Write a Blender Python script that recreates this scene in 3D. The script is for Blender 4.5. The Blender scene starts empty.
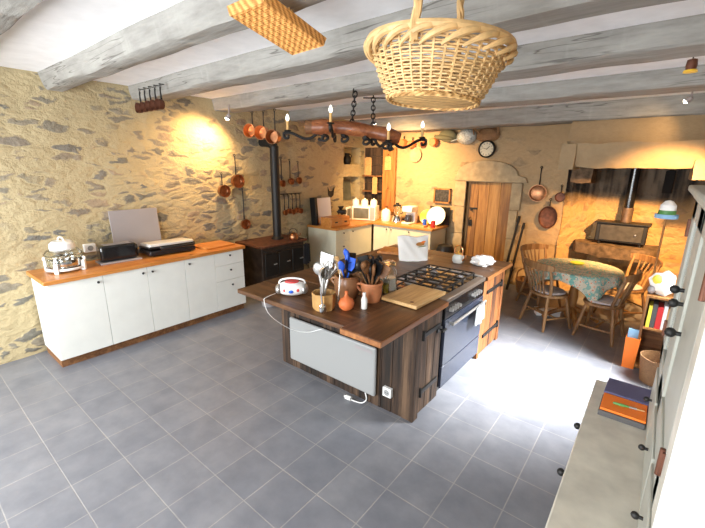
import bpy, bmesh, math, random
from mathutils import Vector, Matrix, Euler, noise
random.seed(7)
PI = math.pi
S = bpy.context.scene
COL = S.collection

# ------------------------------------------------------------------ camera
F, PITCH, ROLL, YAW, HC = 381.286, .255, .011, -.676, 1.967
cy, sy, cp, sp, cr, sr = math.cos(YAW), math.sin(YAW), math.cos(PITCH), math.sin(PITCH), math.cos(ROLL), math.sin(ROLL)
def _w(r, d, u): return Vector((r*cy+d*sy, -r*sy+d*cy, u))
RT = _w(cr, sr*sp, sr*cp); UP = _w(-sr, cr*sp, cr*cp); FW = _w(0, cp, -sp)
cd = bpy.data.cameras.new('camera'); cam = bpy.data.objects.new('camera', cd); COL.objects.link(cam)
cd.sensor_width = 36; cd.lens = F/705*36; cd.clip_start = .02
M4 = Matrix((RT, UP, -FW)).transposed().to_4x4(); M4.translation = (0, 0, HC)
cam.matrix_world = M4
S.camera = cam

# ------------------------------------------------------------------ world, light, exposure
wd = bpy.data.worlds.new('world'); S.world = wd; wd.use_nodes = True
wd.node_tree.nodes['Background'].inputs[0].default_value = (.85, .92, 1, 1)
wd.node_tree.nodes['Background'].inputs[1].default_value = 1.0
S.view_settings.view_transform = 'Standard'; S.view_settings.look = 'None'
S.view_settings.gamma = 1; S.view_settings.use_curve_mapping = False
S.view_settings.exposure = .95
def area(name, loc, aim, sx, sz, power, color, spread=180):
    l = bpy.data.lights.new(name, 'AREA'); l.shape = 'RECTANGLE'; l.size = sx; l.size_y = sz
    l.energy = power; l.color = color; l.spread = math.radians(spread)
    o = bpy.data.objects.new(name, l); COL.objects.link(o); o.location = loc
    o.rotation_euler = (Vector(aim)-Vector(loc)).to_track_quat('-Z', 'Y').to_euler()
    return o
def spot(name, loc, aim, power, color, angle, blend=1, size=.06):
    l = bpy.data.lights.new(name, 'SPOT'); l.energy = power; l.color = color
    l.spot_size = math.radians(angle); l.spot_blend = blend; l.shadow_soft_size = size
    o = bpy.data.objects.new(name, l); COL.objects.link(o); o.location = loc
    o.rotation_euler = (Vector(aim)-Vector(loc)).to_track_quat('-Z', 'Y').to_euler()
    return o
# fill added behind the camera, then daylight through the window in the right-hand wall
area('window_and_fill_light', (-3.5, -1.52, 1.45), (-3.2, 2, .9), 1.5, 1.5, 95, (.92, .96, 1))
area('window_and_fill_light', (-.75, -1.52, 1.45), (-1.5, 2, .9), 1.5, 1.5, 60, (.92, .96, 1))
area('window_and_fill_light', (.57, 4.0, 1.6), (-.80, 3.62, 0), .95, 1.1, 50, (.95, .98, 1), 62)
WARM = (1, .62, .26)
# ------------------------------------------------------------------ helpers
class MB:
    def __init__(s): s.bm = bmesh.new()
    def box(s, c, d, rot=None):
        m = Matrix.Translation(c)
        if rot is not None: m = m @ (rot.to_4x4() if not isinstance(rot, (int, float)) else Matrix.Rotation(rot, 4, 'Z'))
        bmesh.ops.create_cube(s.bm, size=1, matrix=m @ Matrix.Diagonal((d[0], d[1], d[2], 1)))
        return s
    def bb(s, x0, x1, y0, y1, z0, z1):
        return s.box(((x0+x1)/2, (y0+y1)/2, (z0+z1)/2), (x1-x0, y1-y0, z1-z0))
    def cyl(s, a, b, r0, r1=None, n=16):
        a, b = Vector(a), Vector(b); d = b-a; r1 = r0 if r1 is None else r1
        m = Matrix.Translation((a+b)/2) @ d.to_track_quat('Z', 'Y').to_matrix().to_4x4()
        bmesh.ops.create_cone(s.bm, cap_ends=True, segments=n, radius1=r0, radius2=r1, depth=d.length, matrix=m)
        return s
    def sph(s, c, r, n=16, rot=None):
        r = (r, r, r) if isinstance(r, (int, float)) else r
        m = Matrix.Translation(c)
        if rot is not None: m = m @ rot.to_4x4()
        bmesh.ops.create_uvsphere(s.bm, u_segments=n, v_segments=max(6, n//2), radius=1, matrix=m @ Matrix.Diagonal((r[0], r[1], r[2], 1)))
        return s
    def tube(s, pts, r, n=8, closed=False, smooth=True):
        P = [Vector(p) for p in pts]
        if smooth and len(P) > 2:
            Q = []; N = len(P); rng = range(N if closed else N-1)
            for i in rng:
                g = (lambda k: P[k % N]) if closed else (lambda k: P[min(max(k, 0), N-1)])
                p0, p1, p2, p3 = g(i-1), g(i), g(i+1), g(i+2)
                for k in range(5):
                    t = k/5
                    Q.append(.5*((2*p1)+(p2-p0)*t+(2*p0-5*p1+4*p2-p3)*t*t+(3*p1-p0-3*p2+p3)*t**3))
            if not closed: Q.append(P[-1])
            P = Q
        N = len(P); R = r if isinstance(r, (list, tuple)) else [r]
        rings = []; up = None
        for i, p in enumerate(P):
            a = P[(i-1) % N] if (closed or i > 0) else p; b = P[(i+1) % N] if (closed or i < N-1) else p
            t = (b-a).normalized()
            if up is None:
                up = Vector((0, 0, 1)) if abs(t.z) < .9 else Vector((1, 0, 0))
            up = (up-t*up.dot(t)); up = up.normalized() if up.length > 1e-6 else t.orthogonal().normalized()
            v = t.cross(up)
            f = i/max(1, N-1)*(len(R)-1); k = min(int(f), len(R)-2) if len(R) > 1 else 0
            rr = R[0] if len(R) == 1 else R[k]+(R[k+1]-R[k])*(f-k)
            rings.append([s.bm.verts.new(p+(up*math.cos(2*PI*j/n)+v*math.sin(2*PI*j/n))*rr) for j in range(n)])
        for i in range(N if closed else N-1):
            A, B = rings[i], rings[(i+1) % N]
            for j in range(n): s.bm.faces.new((A[j], A[(j+1) % n], B[(j+1) % n], B[j]))
        if not closed:
            s.bm.faces.new(rings[0][::-1]); s.bm.faces.new(rings[-1])
        return s
    def lathe(s, prof, c=(0, 0, 0), n=28, axis='Z', sx=1, sy=1, close=False):
        rings = []
        mt = {'Z': Matrix.Identity(3), 'Y': Matrix.Rotation(PI/2, 3, 'X'), 'X': Matrix.Rotation(PI/2, 3, 'Y')}[axis]
        for r, z in prof:
            if r < 1e-5: rings.append([s.bm.verts.new(Vector(c)+mt @ Vector((0, 0, z)))])
            else: rings.append([s.bm.verts.new(Vector(c)+mt @ Vector((r*sx*math.cos(2*PI*j/n), r*sy*math.sin(2*PI*j/n), z))) for j in range(n)])
        if close: rings.append(rings[0])
        for A, B in zip(rings, rings[1:]):
            for j in range(n):
                k = (j+1) % n
                f = [A[j % len(A)], A[k % len(A)], B[k % len(B)], B[j % len(B)]]
                u = list(dict.fromkeys(f))
                if len(u) > 2: s.bm.faces.new(u)
        return s
    def prism(s, poly, z0, z1):
        a = [s.bm.verts.new((x, y, z0)) for x, y in poly]; b = [s.bm.verts.new((x, y, z1)) for x, y in poly]
        n = len(poly); s.bm.faces.new(a[::-1]); s.bm.faces.new(b)
        for i in range(n): s.bm.faces.new((a[i], a[(i+1) % n], b[(i+1) % n], b[i]))
        return s
    def xf(s, m):
        bmesh.ops.transform(s.bm, matrix=m, verts=s.bm.verts); return s
    def build(s, name, mat, parent=None, bevel=0, smooth=True, seg=2):
        bmesh.ops.recalc_face_normals(s.bm, faces=s.bm.faces)
        me = bpy.data.meshes.new(name); s.bm.to_mesh(me); s.bm.free()
        if smooth:
            for p in me.polygons: p.use_smooth = True
            me.set_sharp_from_angle(angle=math.radians(38))
        me.materials.append(mat)
        o = bpy.data.objects.new(name, me); COL.objects.link(o)
        if parent: o.parent = parent
        if bevel:
            b = o.modifiers.new('bevel', 'BEVEL'); b.width = bevel; b.segments = seg; b.limit_method = 'ANGLE'; b.angle_limit = .6
        return o
def tag(o, label, cat, group=None, loc=None, rot=None):
    o['label'] = label; o['category'] = cat
    if group: o['group'] = group
    if loc is not None: o.location = loc
    if rot is not None: o.rotation_euler = rot if isinstance(rot, (tuple, list, Euler)) else (0, 0, rot)
    return o
def thing(name, label, cat, loc=(0, 0, 0), rot=0, group=None):
    o = bpy.data.objects.new(name, None); COL.objects.link(o); o.empty_display_size = .05
    return tag(o, label, cat, group, loc, rot)
def struct(o):
    o['kind'] = 'structure'; return o
def dup(root, loc, rot, label=None, group=None):
    r = root.copy(); COL.objects.link(r)
    tag(r, label or root['label'], root['category'], group, loc, rot)
    for ch in list(root.children):
        c = ch.copy(); COL.objects.link(c); c.parent = r
        for g in ch.children:
            d = g.copy(); COL.objects.link(d); d.parent = c
    return r

# ------------------------------------------------------------------ materials
def mk(name):
    m = bpy.data.materials.new(name); m.use_nodes = True
    nt = m.node_tree; b = nt.nodes['Principled BSDF']
    return m, nt, b
def P(name, col, rough=.5, metal=0, bump=0, bscale=40, var=0, spec=None, trans=0, emit=None, estr=0, ior=1.45, coat=0):
    m, nt, b = mk(name)
    b.inputs['Base Color'].default_value = (*col, 1); b.inputs['Roughness'].default_value = rough; b.inputs['Metallic'].default_value = metal
    b.inputs['Transmission Weight'].default_value = trans; b.inputs['IOR'].default_value = ior
    if coat: b.inputs['Coat Weight'].default_value = coat
    if spec is not None: b.inputs['Specular IOR Level'].default_value = spec
    if emit: b.inputs['Emission Color'].default_value = (*emit, 1); b.inputs['Emission Strength'].default_value = estr
    if bump or var:
        tc = nt.nodes.new('ShaderNodeTexCoord'); nz = nt.nodes.new('ShaderNodeTexNoise'); nz.inputs['Scale'].default_value = bscale; nz.inputs['Detail'].default_value = 4
        nt.links.new(tc.outputs['Object'], nz.inputs['Vector'])
        if bump:
            bp = nt.nodes.new('ShaderNodeBump'); bp.inputs['Strength'].default_value = bump; bp.inputs['Distance'].default_value = .01
            nt.links.new(nz.outputs['Fac'], bp.inputs['Height']); nt.links.new(bp.outputs['Normal'], b.inputs['Normal'])
        if var:
            rp = ramp(nt, [(0.3, tuple(c*(1-var) for c in col)), (.7, tuple(min(1, c*(1+var)) for c in col))])
            nt.links.new(nz.outputs['Fac'], rp.inputs['Fac']); nt.links.new(rp.outputs['Color'], b.inputs['Base Color'])
    return m
def ramp(nt, stops, interp='LINEAR'):
    r = nt.nodes.new('ShaderNodeValToRGB'); e = r.color_ramp; e.interpolation = interp
    e.elements[0].position = stops[0][0]; e.elements[0].color = (*stops[0][1], 1)
    e.elements[1].position = stops[-1][0]; e.elements[1].color = (*stops[-1][1], 1)
    for p, c in stops[1:-1]:
        x = e.elements.new(p); x.color = (*c, 1)
    return r
def mixc(nt, fac, a, b, mode='MIX'):
    n = nt.nodes.new('ShaderNodeMix'); n.data_type = 'RGBA'; n.blend_type = mode
    for sock, v in ((n.inputs[0], fac), (n.inputs[6], a), (n.inputs[7], b)):
        if hasattr(v, 'is_output'): nt.links.new(v, sock)
        elif isinstance(v, (int, float)): sock.default_value = v
        else: sock.default_value = (*v, 1)
    return n.outputs[2]
def math_(nt, op, a, b=0):
    n = nt.nodes.new('ShaderNodeMath'); n.operation = op
    for sock, v in ((n.inputs[0], a), (n.inputs[1], b)):
        if hasattr(v, 'is_output'): nt.links.new(v, sock)
        else: sock.default_value = v
    return n.outputs[0]
def tex(nt, kind, scale, vec, **kw):
    n = nt.nodes.new(kind); n.inputs['Scale'].default_value = scale
    for k, v in kw.items():
        if k in n.inputs: n.inputs[k].default_value = v
        else: setattr(n, k, v)
    nt.links.new(vec, n.inputs['Vector']); return n
def coords(nt, scale=(1, 1, 1), loc=(0, 0, 0)):
    tc = nt.nodes.new('ShaderNodeTexCoord'); mp = nt.nodes.new('ShaderNodeMapping')
    mp.inputs['Scale'].default_value = scale; mp.inputs['Location'].default_value = loc
    nt.links.new(tc.outputs['Object'], mp.inputs['Vector']); return mp.outputs['Vector'], tc.outputs['Object']
def bump(nt, b, h, strength, dist=.02):
    n = nt.nodes.new('ShaderNodeBump'); n.inputs['Strength'].default_value = strength; n.inputs['Distance'].default_value = dist
    nt.links.new(h, n.inputs['Height']); nt.links.new(n.outputs['Normal'], b.inputs['Normal'])
def wood(name, dark, mid, light, axis='X', scale=1.0, rough=.5, bstr=.25, stretch=14):
    m, nt, b = mk(name)
    sc = [stretch*scale]*3; sc['XYZ'.index(axis)] = 1.1*scale
    v, _ = coords(nt, sc)
    n1 = tex(nt, 'ShaderNodeTexNoise', 2.2, v, Detail=6, Roughness=.62, Distortion=.35)
    n2 = tex(nt, 'ShaderNodeTexNoise', .5, v, Detail=2)
    f = math_(nt, 'ADD', math_(nt, 'MULTIPLY', n1.outputs['Fac'], .65), math_(nt, 'MULTIPLY', n2.outputs['Fac'], .35))
    r = ramp(nt, [(.34, dark), (.5, mid), (.66, light)])
    nt.links.new(f, r.inputs['Fac']); nt.links.new(r.outputs['Color'], b.inputs['Base Color'])
    b.inputs['Roughness'].default_value = rough
    bump(nt, b, n1.outputs['Fac'], bstr, .006)
    return m
def stone(name, mortar, mortar2, stones, scale=(3.2, 3.2, 7.5), thr=.52, edge=.10, bstr=.6, soot_shade=None, rough=.9, plaster=None):
    """rubble masonry: mortar smeared over stones of mixed colour, shown where a cell is picked"""
    m, nt, b = mk(name)
    v, raw = coords(nt, scale)
    nz = tex(nt, 'ShaderNodeTexNoise', 1.3, v, Detail=3)
    vm = nt.nodes.new('ShaderNodeVectorMath'); vm.operation = 'MULTIPLY_ADD'
    nt.links.new(nz.outputs['Color'], vm.inputs[0]); vm.inputs[1].default_value = (1.1, 1.1, 1.1); nt.links.new(v, vm.inputs[2])
    vd = tex(nt, 'ShaderNodeTexVoronoi', 1, vm.outputs[0], feature='DISTANCE_TO_EDGE', Randomness=1)
    vc = tex(nt, 'ShaderNodeTexVoronoi', 1, vm.outputs[0], feature='F1', Randomness=1)
    fine = tex(nt, 'ShaderNodeTexNoise', 16, raw, Detail=6, Roughness=.65)
    big = tex(nt, 'ShaderNodeTexNoise', 1.1, raw, Detail=3)
    sep = nt.nodes.new('ShaderNodeSeparateColor'); nt.links.new(vc.outputs['Color'], sep.inputs[0])
    pick = math_(nt, 'ADD', sep.outputs[0], math_(nt, 'MULTIPLY', math_(nt, 'SUBTRACT', big.outputs['Fac'], .5), .9))
    if plaster:
        py = nt.nodes.new('ShaderNodeSeparateXYZ'); nt.links.new(raw, py.inputs[0])
        mr = nt.nodes.new('ShaderNodeMapRange'); nt.links.new(py.outputs[1], mr.inputs[0])
        for k, val in enumerate((plaster[0], plaster[1], 0, plaster[2])): mr.inputs[k+1].default_value = val
        pick = math_(nt, 'SUBTRACT', pick, mr.outputs[0])
    s1 = ramp(nt, [(thr-.06, (0, 0, 0)), (thr+.06, (1, 1, 1))]); nt.links.new(pick, s1.inputs['Fac'])
    ed = math_(nt, 'ADD', vd.outputs['Distance'], math_(nt, 'MULTIPLY', math_(nt, 'SUBTRACT', fine.outputs['Fac'], .5), .28))
    s2 = ramp(nt, [(edge, (0, 0, 0)), (edge+.09, (1, 1, 1))]); nt.links.new(ed, s2.inputs['Fac'])
    mask = math_(nt, 'MULTIPLY', s1.outputs['Color'], s2.outputs['Color'])
    sc = ramp(nt, [(i/(len(stones)-1)*.9+.05, c) for i, c in enumerate(stones)], 'LINEAR'); nt.links.new(sep.outputs[1], sc.inputs['Fac'])
    mo = mixc(nt, fine.outputs['Fac'], mortar, mortar2)
    mo = mixc(nt, math_(nt, 'MULTIPLY', big.outputs['Fac'], .55), mo, tuple(c*.72 for c in mortar2))
    fr = ramp(nt, [(.3, (.72, .72, .72)), (.7, (1.15, 1.15, 1.15))]); nt.links.new(fine.outputs['Fac'], fr.inputs['Fac'])
    st = mixc(nt, 1.0, sc.outputs['Color'], fr.outputs['Color'], 'MULTIPLY')
    c = mixc(nt, mask, mo, st)
    if soot_shade:  # soot plus the hood's shade, both coloured in above this height
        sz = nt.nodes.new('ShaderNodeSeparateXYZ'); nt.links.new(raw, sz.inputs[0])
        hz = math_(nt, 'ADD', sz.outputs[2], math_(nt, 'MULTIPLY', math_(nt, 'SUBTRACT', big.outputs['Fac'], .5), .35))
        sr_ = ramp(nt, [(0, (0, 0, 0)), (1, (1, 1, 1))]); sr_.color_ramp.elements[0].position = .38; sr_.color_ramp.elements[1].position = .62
        nt.links.new(math_(nt, 'MULTIPLY', math_(nt, 'SUBTRACT', hz, soot_shade-.5), 1.0), sr_.inputs['Fac'])
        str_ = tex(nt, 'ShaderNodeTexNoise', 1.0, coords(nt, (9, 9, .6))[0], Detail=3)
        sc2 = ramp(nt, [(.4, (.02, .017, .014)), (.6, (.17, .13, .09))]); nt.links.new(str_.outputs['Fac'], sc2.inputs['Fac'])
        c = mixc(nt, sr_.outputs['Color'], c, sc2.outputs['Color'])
    nt.links.new(c, b.inputs['Base Color']); b.inputs['Roughness'].default_value = rough
    h = math_(nt, 'ADD', math_(nt, 'MULTIPLY', vd.outputs['Distance'], .8), math_(nt, 'MULTIPLY', fine.outputs['Fac'], .55))
    bump(nt, b, h, bstr, .05)
    return m

def tile_mat():
    m, nt, b = mk('slate_floor_tiles')
    TX, TY = .308, .310
    v, raw = coords(nt, (1, 1, 1), (3.512+TX*12, -.432+TY*20, 0))
    br = nt.nodes.new('ShaderNodeTexBrick'); br.offset = 0; br.squash = 1
    nt.links.new(v, br.inputs['Vector'])
    for k, val in (('Scale', 1), ('Mortar Size', .0034), ('Mortar Smooth', .15), ('Bias', 0), ('Brick Width', TX), ('Row Height', TY)): br.inputs[k].default_value = val
    br.inputs['Color1'].default_value = (.165, .172, .195, 1); br.inputs['Color2'].default_value = (.195, .20, .22, 1)
    br.inputs['Mortar'].default_value = (.29, .28, .27, 1)
    n = tex(nt, 'ShaderNodeTexNoise', 5, raw, Detail=5, Roughness=.6)
    r = ramp(nt, [(.3, (.82, .82, .84)), (.7, (1.15, 1.13, 1.1))]); nt.links.new(n.outputs['Fac'], r.inputs['Fac'])
    nt.links.new(mixc(nt, 1.0, br.outputs['Color'], r.outputs['Color'], 'MULTIPLY'), b.inputs['Base Color'])
    rr = ramp(nt, [(0, (.42, .42, .42)), (1, (.8, .8, .8))]); nt.links.new(br.outputs['Fac'], rr.inputs['Fac'])
    nt.links.new(rr.outputs['Color'], b.inputs['Roughness'])
    h = math_(nt, 'SUBTRACT', math_(nt, 'MULTIPLY', n.outputs['Fac'], .12), br.outputs['Fac'])
    bump(nt, b, h, .5, .004)
    return m
def beam_mat():
    m, nt, b = mk('grey_limewashed_beam')
    v, raw = coords(nt, (1.6, 9, 9))
    n1 = tex(nt, 'ShaderNodeTexNoise', 2.2, v, Detail=7, Roughness=.62)
    n2 = tex(nt, 'ShaderNodeTexNoise', 1.2, coords(nt, (9, 3, 2))[0], Detail=4)
    r = ramp(nt, [(.28, (.215, .205, .185)), (.5, (.29, .28, .255)), (.75, (.36, .35, .32))]); nt.links.new(n1.outputs['Fac'], r.inputs['Fac'])
    r2 = ramp(nt, [(.58, (0, 0, 0)), (.72, (1, 1, 1))]); nt.links.new(n2.outputs['Fac'], r2.inputs['Fac'])
    c = mixc(nt, math_(nt, 'MULTIPLY', r2.outputs['Color'], .25), r.outputs['Color'], (.43, .42, .385))
    ck = tex(nt, 'ShaderNodeTexNoise', 1.0, coords(nt, (.9, 16, 16), (3, 1, 2))[0], Detail=2)
    r3 = ramp(nt, [(.485, (0, 0, 0)), (.497, (1, 1, 1)), (.503, (1, 1, 1)), (.515, (0, 0, 0))]); nt.links.new(ck.outputs['Fac'], r3.inputs['Fac'])
    gate = tex(nt, 'ShaderNodeTexNoise', .9, raw); rg = ramp(nt, [(.52, (0, 0, 0)), (.58, (1, 1, 1))]); nt.links.new(gate.outputs['Fac'], rg.inputs['Fac'])
    c = mixc(nt, math_(nt, 'MULTIPLY', math_(nt, 'MULTIPLY', r3.outputs['Color'], rg.outputs['Color']), .75), c, (.07, .06, .05))
    nt.links.new(c, b.inputs['Base Color']); b.inputs['Roughness'].default_value = .75
    bump(nt, b, n1.outputs['Fac'], .6, .015)
    return m
def planks_mat(name, dark, mid, light, axis='Z', across='X', width=.11, rough=.75):
    """aged boards: every board its own tone, fine grain along it"""
    m, nt, b = mk(name)
    _, raw = coords(nt)
    sep = nt.nodes.new('ShaderNodeSeparateXYZ'); nt.links.new(raw, sep.inputs[0])
    idx = math_(nt, 'FLOOR', math_(nt, 'DIVIDE', sep.outputs['XYZ'.index(across)], width))
    wn = nt.nodes.new('ShaderNodeTexWhiteNoise'); wn.noise_dimensions = '1D'; nt.links.new(idx, wn.inputs['W'])
    sc = [22, 22, 22]; sc['XYZ'.index(axis)] = 1.6
    v, _ = coords(nt, sc)
    vm = nt.nodes.new('ShaderNodeVectorMath'); vm.operation = 'MULTIPLY_ADD'
    nt.links.new(wn.outputs['Color'], vm.inputs[0]); vm.inputs[1].default_value = (40, 40, 40); nt.links.new(v, vm.inputs[2])
    n1 = tex(nt, 'ShaderNodeTexNoise', 1.0, vm.outputs[0], Detail=6, Roughness=.66)
    f = math_(nt, 'ADD', n1.outputs['Fac'], math_(nt, 'MULTIPLY', math_(nt, 'SUBTRACT', wn.outputs['Value'], .5), .26))
    r = ramp(nt, [(.32, dark), (.5, mid), (.72, light)]); nt.links.new(f, r.inputs['Fac'])
    nt.links.new(r.outputs['Color'], b.inputs['Base Color']); b.inputs['Roughness'].default_value = rough
    bump(nt, b, n1.outputs['Fac'], .5, .008)
    return m
def wicker(name, c1, c2, sx=60, sz=60):
    m, nt, b = mk(name)
    _, raw = coords(nt)
    w = tex(nt, 'ShaderNodeTexWave', sx, raw, wave_type='BANDS', bands_direction='DIAGONAL', Distortion=3.0)
    n = tex(nt, 'ShaderNodeTexNoise', sz, raw, Detail=3)
    f = math_(nt, 'ADD', math_(nt, 'MULTIPLY', w.outputs['Fac'], .5), math_(nt, 'MULTIPLY', n.outputs['Fac'], .5))
    r = ramp(nt, [(.25, c1), (.7, c2)]); nt.links.new(f, r.inputs['Fac']); nt.links.new(r.outputs['Color'], b.inputs['Base Color'])
    b.inputs['Roughness'].default_value = .6; bump(nt, b, f, .7, .006)
    return m
def cloth_mat():
    m, nt, b = mk('floral_tablecloth')
    _, raw = coords(nt)
    v1 = tex(nt, 'ShaderNodeTexVoronoi', 24, raw); v2 = tex(nt, 'ShaderNodeTexVoronoi', 44, raw)
    s1 = nt.nodes.new('ShaderNodeSeparateColor'); nt.links.new(v1.outputs['Color'], s1.inputs[0])
    base = ramp(nt, [(.0, (.62, .56, .44)), (.5, (.54, .50, .38)), (.62, (.24, .40, .34)), (1, (.17, .42, .37))]); nt.links.new(s1.outputs[2], base.inputs['Fac'])
    fl = ramp(nt, [(.0, (.62, .14, .09)), (.22, (.66, .3, .16)), (.30, (.75, .68, .55)), (.36, (0, 0, 0))]); nt.links.new(v1.outputs['Distance'], fl.inputs['Fac'])
    mk1 = ramp(nt, [(.30, (1, 1, 1)), (.36, (0, 0, 0))]); nt.links.new(v1.outputs['Distance'], mk1.inputs['Fac'])
    c = mixc(nt, mk1.outputs['Color'], base.outputs['Color'], fl.outputs['Color'])
    mk2 = ramp(nt, [(.22, (1, 1, 1)), (.28, (0, 0, 0))]); nt.links.new(v2.outputs['Distance'], mk2.inputs['Fac'])
    c = mixc(nt, math_(nt, 'MULTIPLY', mk2.outputs['Color'], .6), c, (.06, .30, .28))
    nt.links.new(c, b.inputs['Base Color']); b.inputs['Roughness'].default_value = .75
    return m

M = {}
M['wall_left'] = stone('pale_rubble_stone_wall', (.60, .50, .30), (.42, .33, .18), [(.19, .175, .14), (.31, .265, .19), (.24, .21, .155), (.38, .285, .185), (.17, .165, .145)], scale=(4.6, 4.6, 11), thr=.50, edge=.08, bstr=.65, plaster=(3.0, 4.0, .22))
M['wall_back'] = stone('ochre_plastered_stone_wall', (.58, .41, .23), (.40, .27, .14), [(.30, .21, .12), (.42, .30, .17), (.24, .19, .13), (.38, .24, .13)], scale=(3.4, 3.4, 6), thr=.70, edge=.08, bstr=.5)
M['hearth'] = stone('sooted_shaded_hearth_stone', (.62, .40, .18), (.50, .30, .12), [(.46, .30, .15), (.36, .22, .11), (.52, .34, .17)], scale=(5, 5, 7), thr=.45, edge=.06, bstr=.9, soot_shade=1.47)  # upper part darkened for soot and the hood's shadow together
M['hood'] = stone('hood_limestone', (.46, .34, .20), (.32, .23, .13), [(.48, .37, .23), (.36, .27, .17)], scale=(2, 2, 2), thr=.9, bstr=.35)
M['greystone'] = P('weathered_grey_stone', (.40, .31, .19), .9, bump=.4, bscale=9, var=.22)
M['slab'] = P('sooty_hearth_slab', (.13, .085, .05), .9, bump=.8, bscale=12, var=.6)
M['tile'] = tile_mat(); M['beam'] = beam_mat()
M['ceil'] = P('white_painted_boards', (.88, .88, .89), .7, bump=.15, bscale=8, var=.05)
M['white'] = P('white_cabinet_paint', (.78, .79, .74), .45, var=.03, bscale=6)
M['cream'] = P('cream_cabinet_paint', (.70, .66, .50), .45, var=.04, bscale=6)
M['greige'] = P('grey_green_dresser_paint', (.37, .37, .32), .5, var=.08, bscale=5)
M['dtop'] = P('worn_cream_dresser_top', (.56, .53, .45), .45, bump=.1, bscale=9, var=.16)
M['worktop'] = wood('oiled_orange_worktop', (.42, .13, .02), (.55, .21, .045), (.66, .30, .08), 'Y', 1, .35)
M['worktopx'] = wood('oiled_orange_worktop_across', (.42, .14, .02), (.55, .23, .05), (.66, .32, .09), 'X', 1, .35)
M['islandtop'] = wood('brown_plank_worktop', (.04, .016, .006), (.10, .042, .015), (.19, .085, .032), 'X', 1, .42)
M['islandtopy'] = wood('brown_plank_worktop_end', (.05, .02, .008), (.12, .048, .017), (.21, .09, .034), 'Y', 1, .38)
M['edge'] = wood('orange_plank_edge', (.16, .055, .016), (.28, .105, .03), (.40, .17, .05), 'Y', 1, .45)
M['barnx'] = planks_mat('dark_reclaimed_boards', (.012, .007, .004), (.042, .022, .012), (.14, .082, .045), 'Z', 'X', .105)
M['barny'] = planks_mat('dark_reclaimed_boards_side', (.016, .009, .005), (.060, .032, .017), (.17, .10, .055), 'Z', 'Y', .10)
M['barnlit'] = planks_mat('orange_lit_boards', (.05, .016, .004), (.20, .065, .014), (.36, .14, .036), 'Z', 'Y', .12)  # warm lamplight put into the board colour at the island's far end
M['doorwood'] = planks_mat('honey_oak_door_boards', (.20, .085, .018), (.38, .18, .042), (.50, .27, .08), 'Z', 'X', .18, .55)
M['oldwood'] = wood('dark_old_wood', (.09, .035, .012), (.20, .085, .03), (.33, .16, .06), 'X', 1, .6)
M['oldwoodz'] = wood('dark_old_wood_upright', (.16, .06, .015), (.33, .14, .035), (.46, .22, .06), 'Z', 1, .6)
M['yoke'] = wood('polished_yoke_wood', (.13, .035, .012), (.27, .085, .03), (.42, .16, .06), 'X', 1.2, .35)
M['chair'] = wood('worn_pine_chair', (.14, .065, .022), (.27, .14, .055), (.42, .25, .11), 'Z', 1, .5)
M['board'] = wood('light_chopping_board', (.40, .22, .08), (.55, .33, .13), (.66, .44, .20), 'Y', 1.5, .45)
M['boardred'] = wood('red_brown_chopping_board', (.28, .08, .02), (.42, .13, .035), (.5, .2, .06), 'Z', 1.5, .45)
M['iron'] = P('black_iron', (.018, .017, .016), .5, .3, bump=.2, bscale=60)
M['enamel'] = P('black_enamel', (.008, .008, .009), .18, coat=.5)
M['oven'] = P('dark_blue_grey_oven_glass', (.030, .036, .055), .22, coat=.3)
M['plastic'] = P('black_plastic', (.012, .012, .013), .35)
M['steel'] = P('brushed_steel', (.46, .45, .43), .32, .7)
M['satin'] = P('satin_steel_sheet', (.34, .31, .31), .5, .15)
M['chrome'] = P('chrome', (.78, .78, .78), .12, 1)
M['copper'] = P('copper', (.80, .36, .16), .28, 1)
M['copperdull'] = P('tarnished_copper', (.42, .19, .09), .38, 1, var=.3, bscale=14)
M['rust'] = P('rusty_pan_iron', (.15, .06, .035), .55, .5, var=.4, bscale=16)
M['brass'] = P('brass', (.75, .50, .16), .3, 1)
M['glass'] = P('clear_glass', (.95, .98, .97), .03, trans=1)
M['frost'] = P('milky_glass', (.88, .88, .82), .25, trans=.45)
M['wplastic'] = P('white_plastic', (.84, .84, .82), .35)
M['heater'] = P('white_heater_steel', (.31, .315, .31), .4)
M['terra'] = P('terracotta', (.50, .19, .08), .6, var=.15, bscale=12)
M['brownpot'] = P('brown_salt_glazed_stoneware', (.28, .13, .06), .3, var=.25, bscale=9)
M['tanpot'] = P('tan_wood_crock', (.52, .30, .11), .5, var=.22, bscale=12)
M['orange'] = P('orange_clay', (.66, .17, .05), .55, var=.1, bscale=14)
M['orangep'] = P('bright_orange_plastic', (.90, .20, .02), .45)
M['blue'] = P('bright_blue_silicone', (.03, .13, .72), .4)
M['red'] = P('red_plastic', (.62, .04, .04), .4)
M['paper'] = P('white_paper', (.86, .86, .85), .8)
M['cloth'] = P('white_cotton', (.93, .93, .90), .9, bump=.1, bscale=20)
M['towel'] = P('grey_check_towel', (.26, .27, .27), .95, bump=.3, bscale=90, var=.25)
M['blackcloth'] = P('black_cloth', (.015, .015, .017), .95)
M['pad'] = P('lilac_grey_seat_pad', (.55, .50, .50), .95, var=.12, bscale=14)
M['wick'] = wicker('golden_wicker', (.42, .22, .07), (.78, .50, .20), 14, 70)
M['wickl'] = P('pale_willow_rod', (.66, .43, .19), .55, var=.22, bscale=22)
M['wickd'] = wicker('brown_wicker', (.13, .06, .025), (.36, .19, .08))
M['wicko'] = wicker('orange_straw_weave', (.50, .20, .04), (.85, .45, .13), 16, 80)
M['tcloth'] = cloth_mat()
M['yellow'] = P('yellow_ceramic', (.85, .55, .05), .3); M['ylw'] = P('lemon_paper', (.88, .76, .08), .7)
M['porc'] = P('white_porcelain', (.85, .84, .80), .2)
M['speck'] = P('speckled_grey_enamel', (.45, .47, .45), .35, var=.45, bscale=45)
M['felt'] = P('grey_green_felt', (.17, .165, .10), .95, bump=.3, bscale=30)
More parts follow.
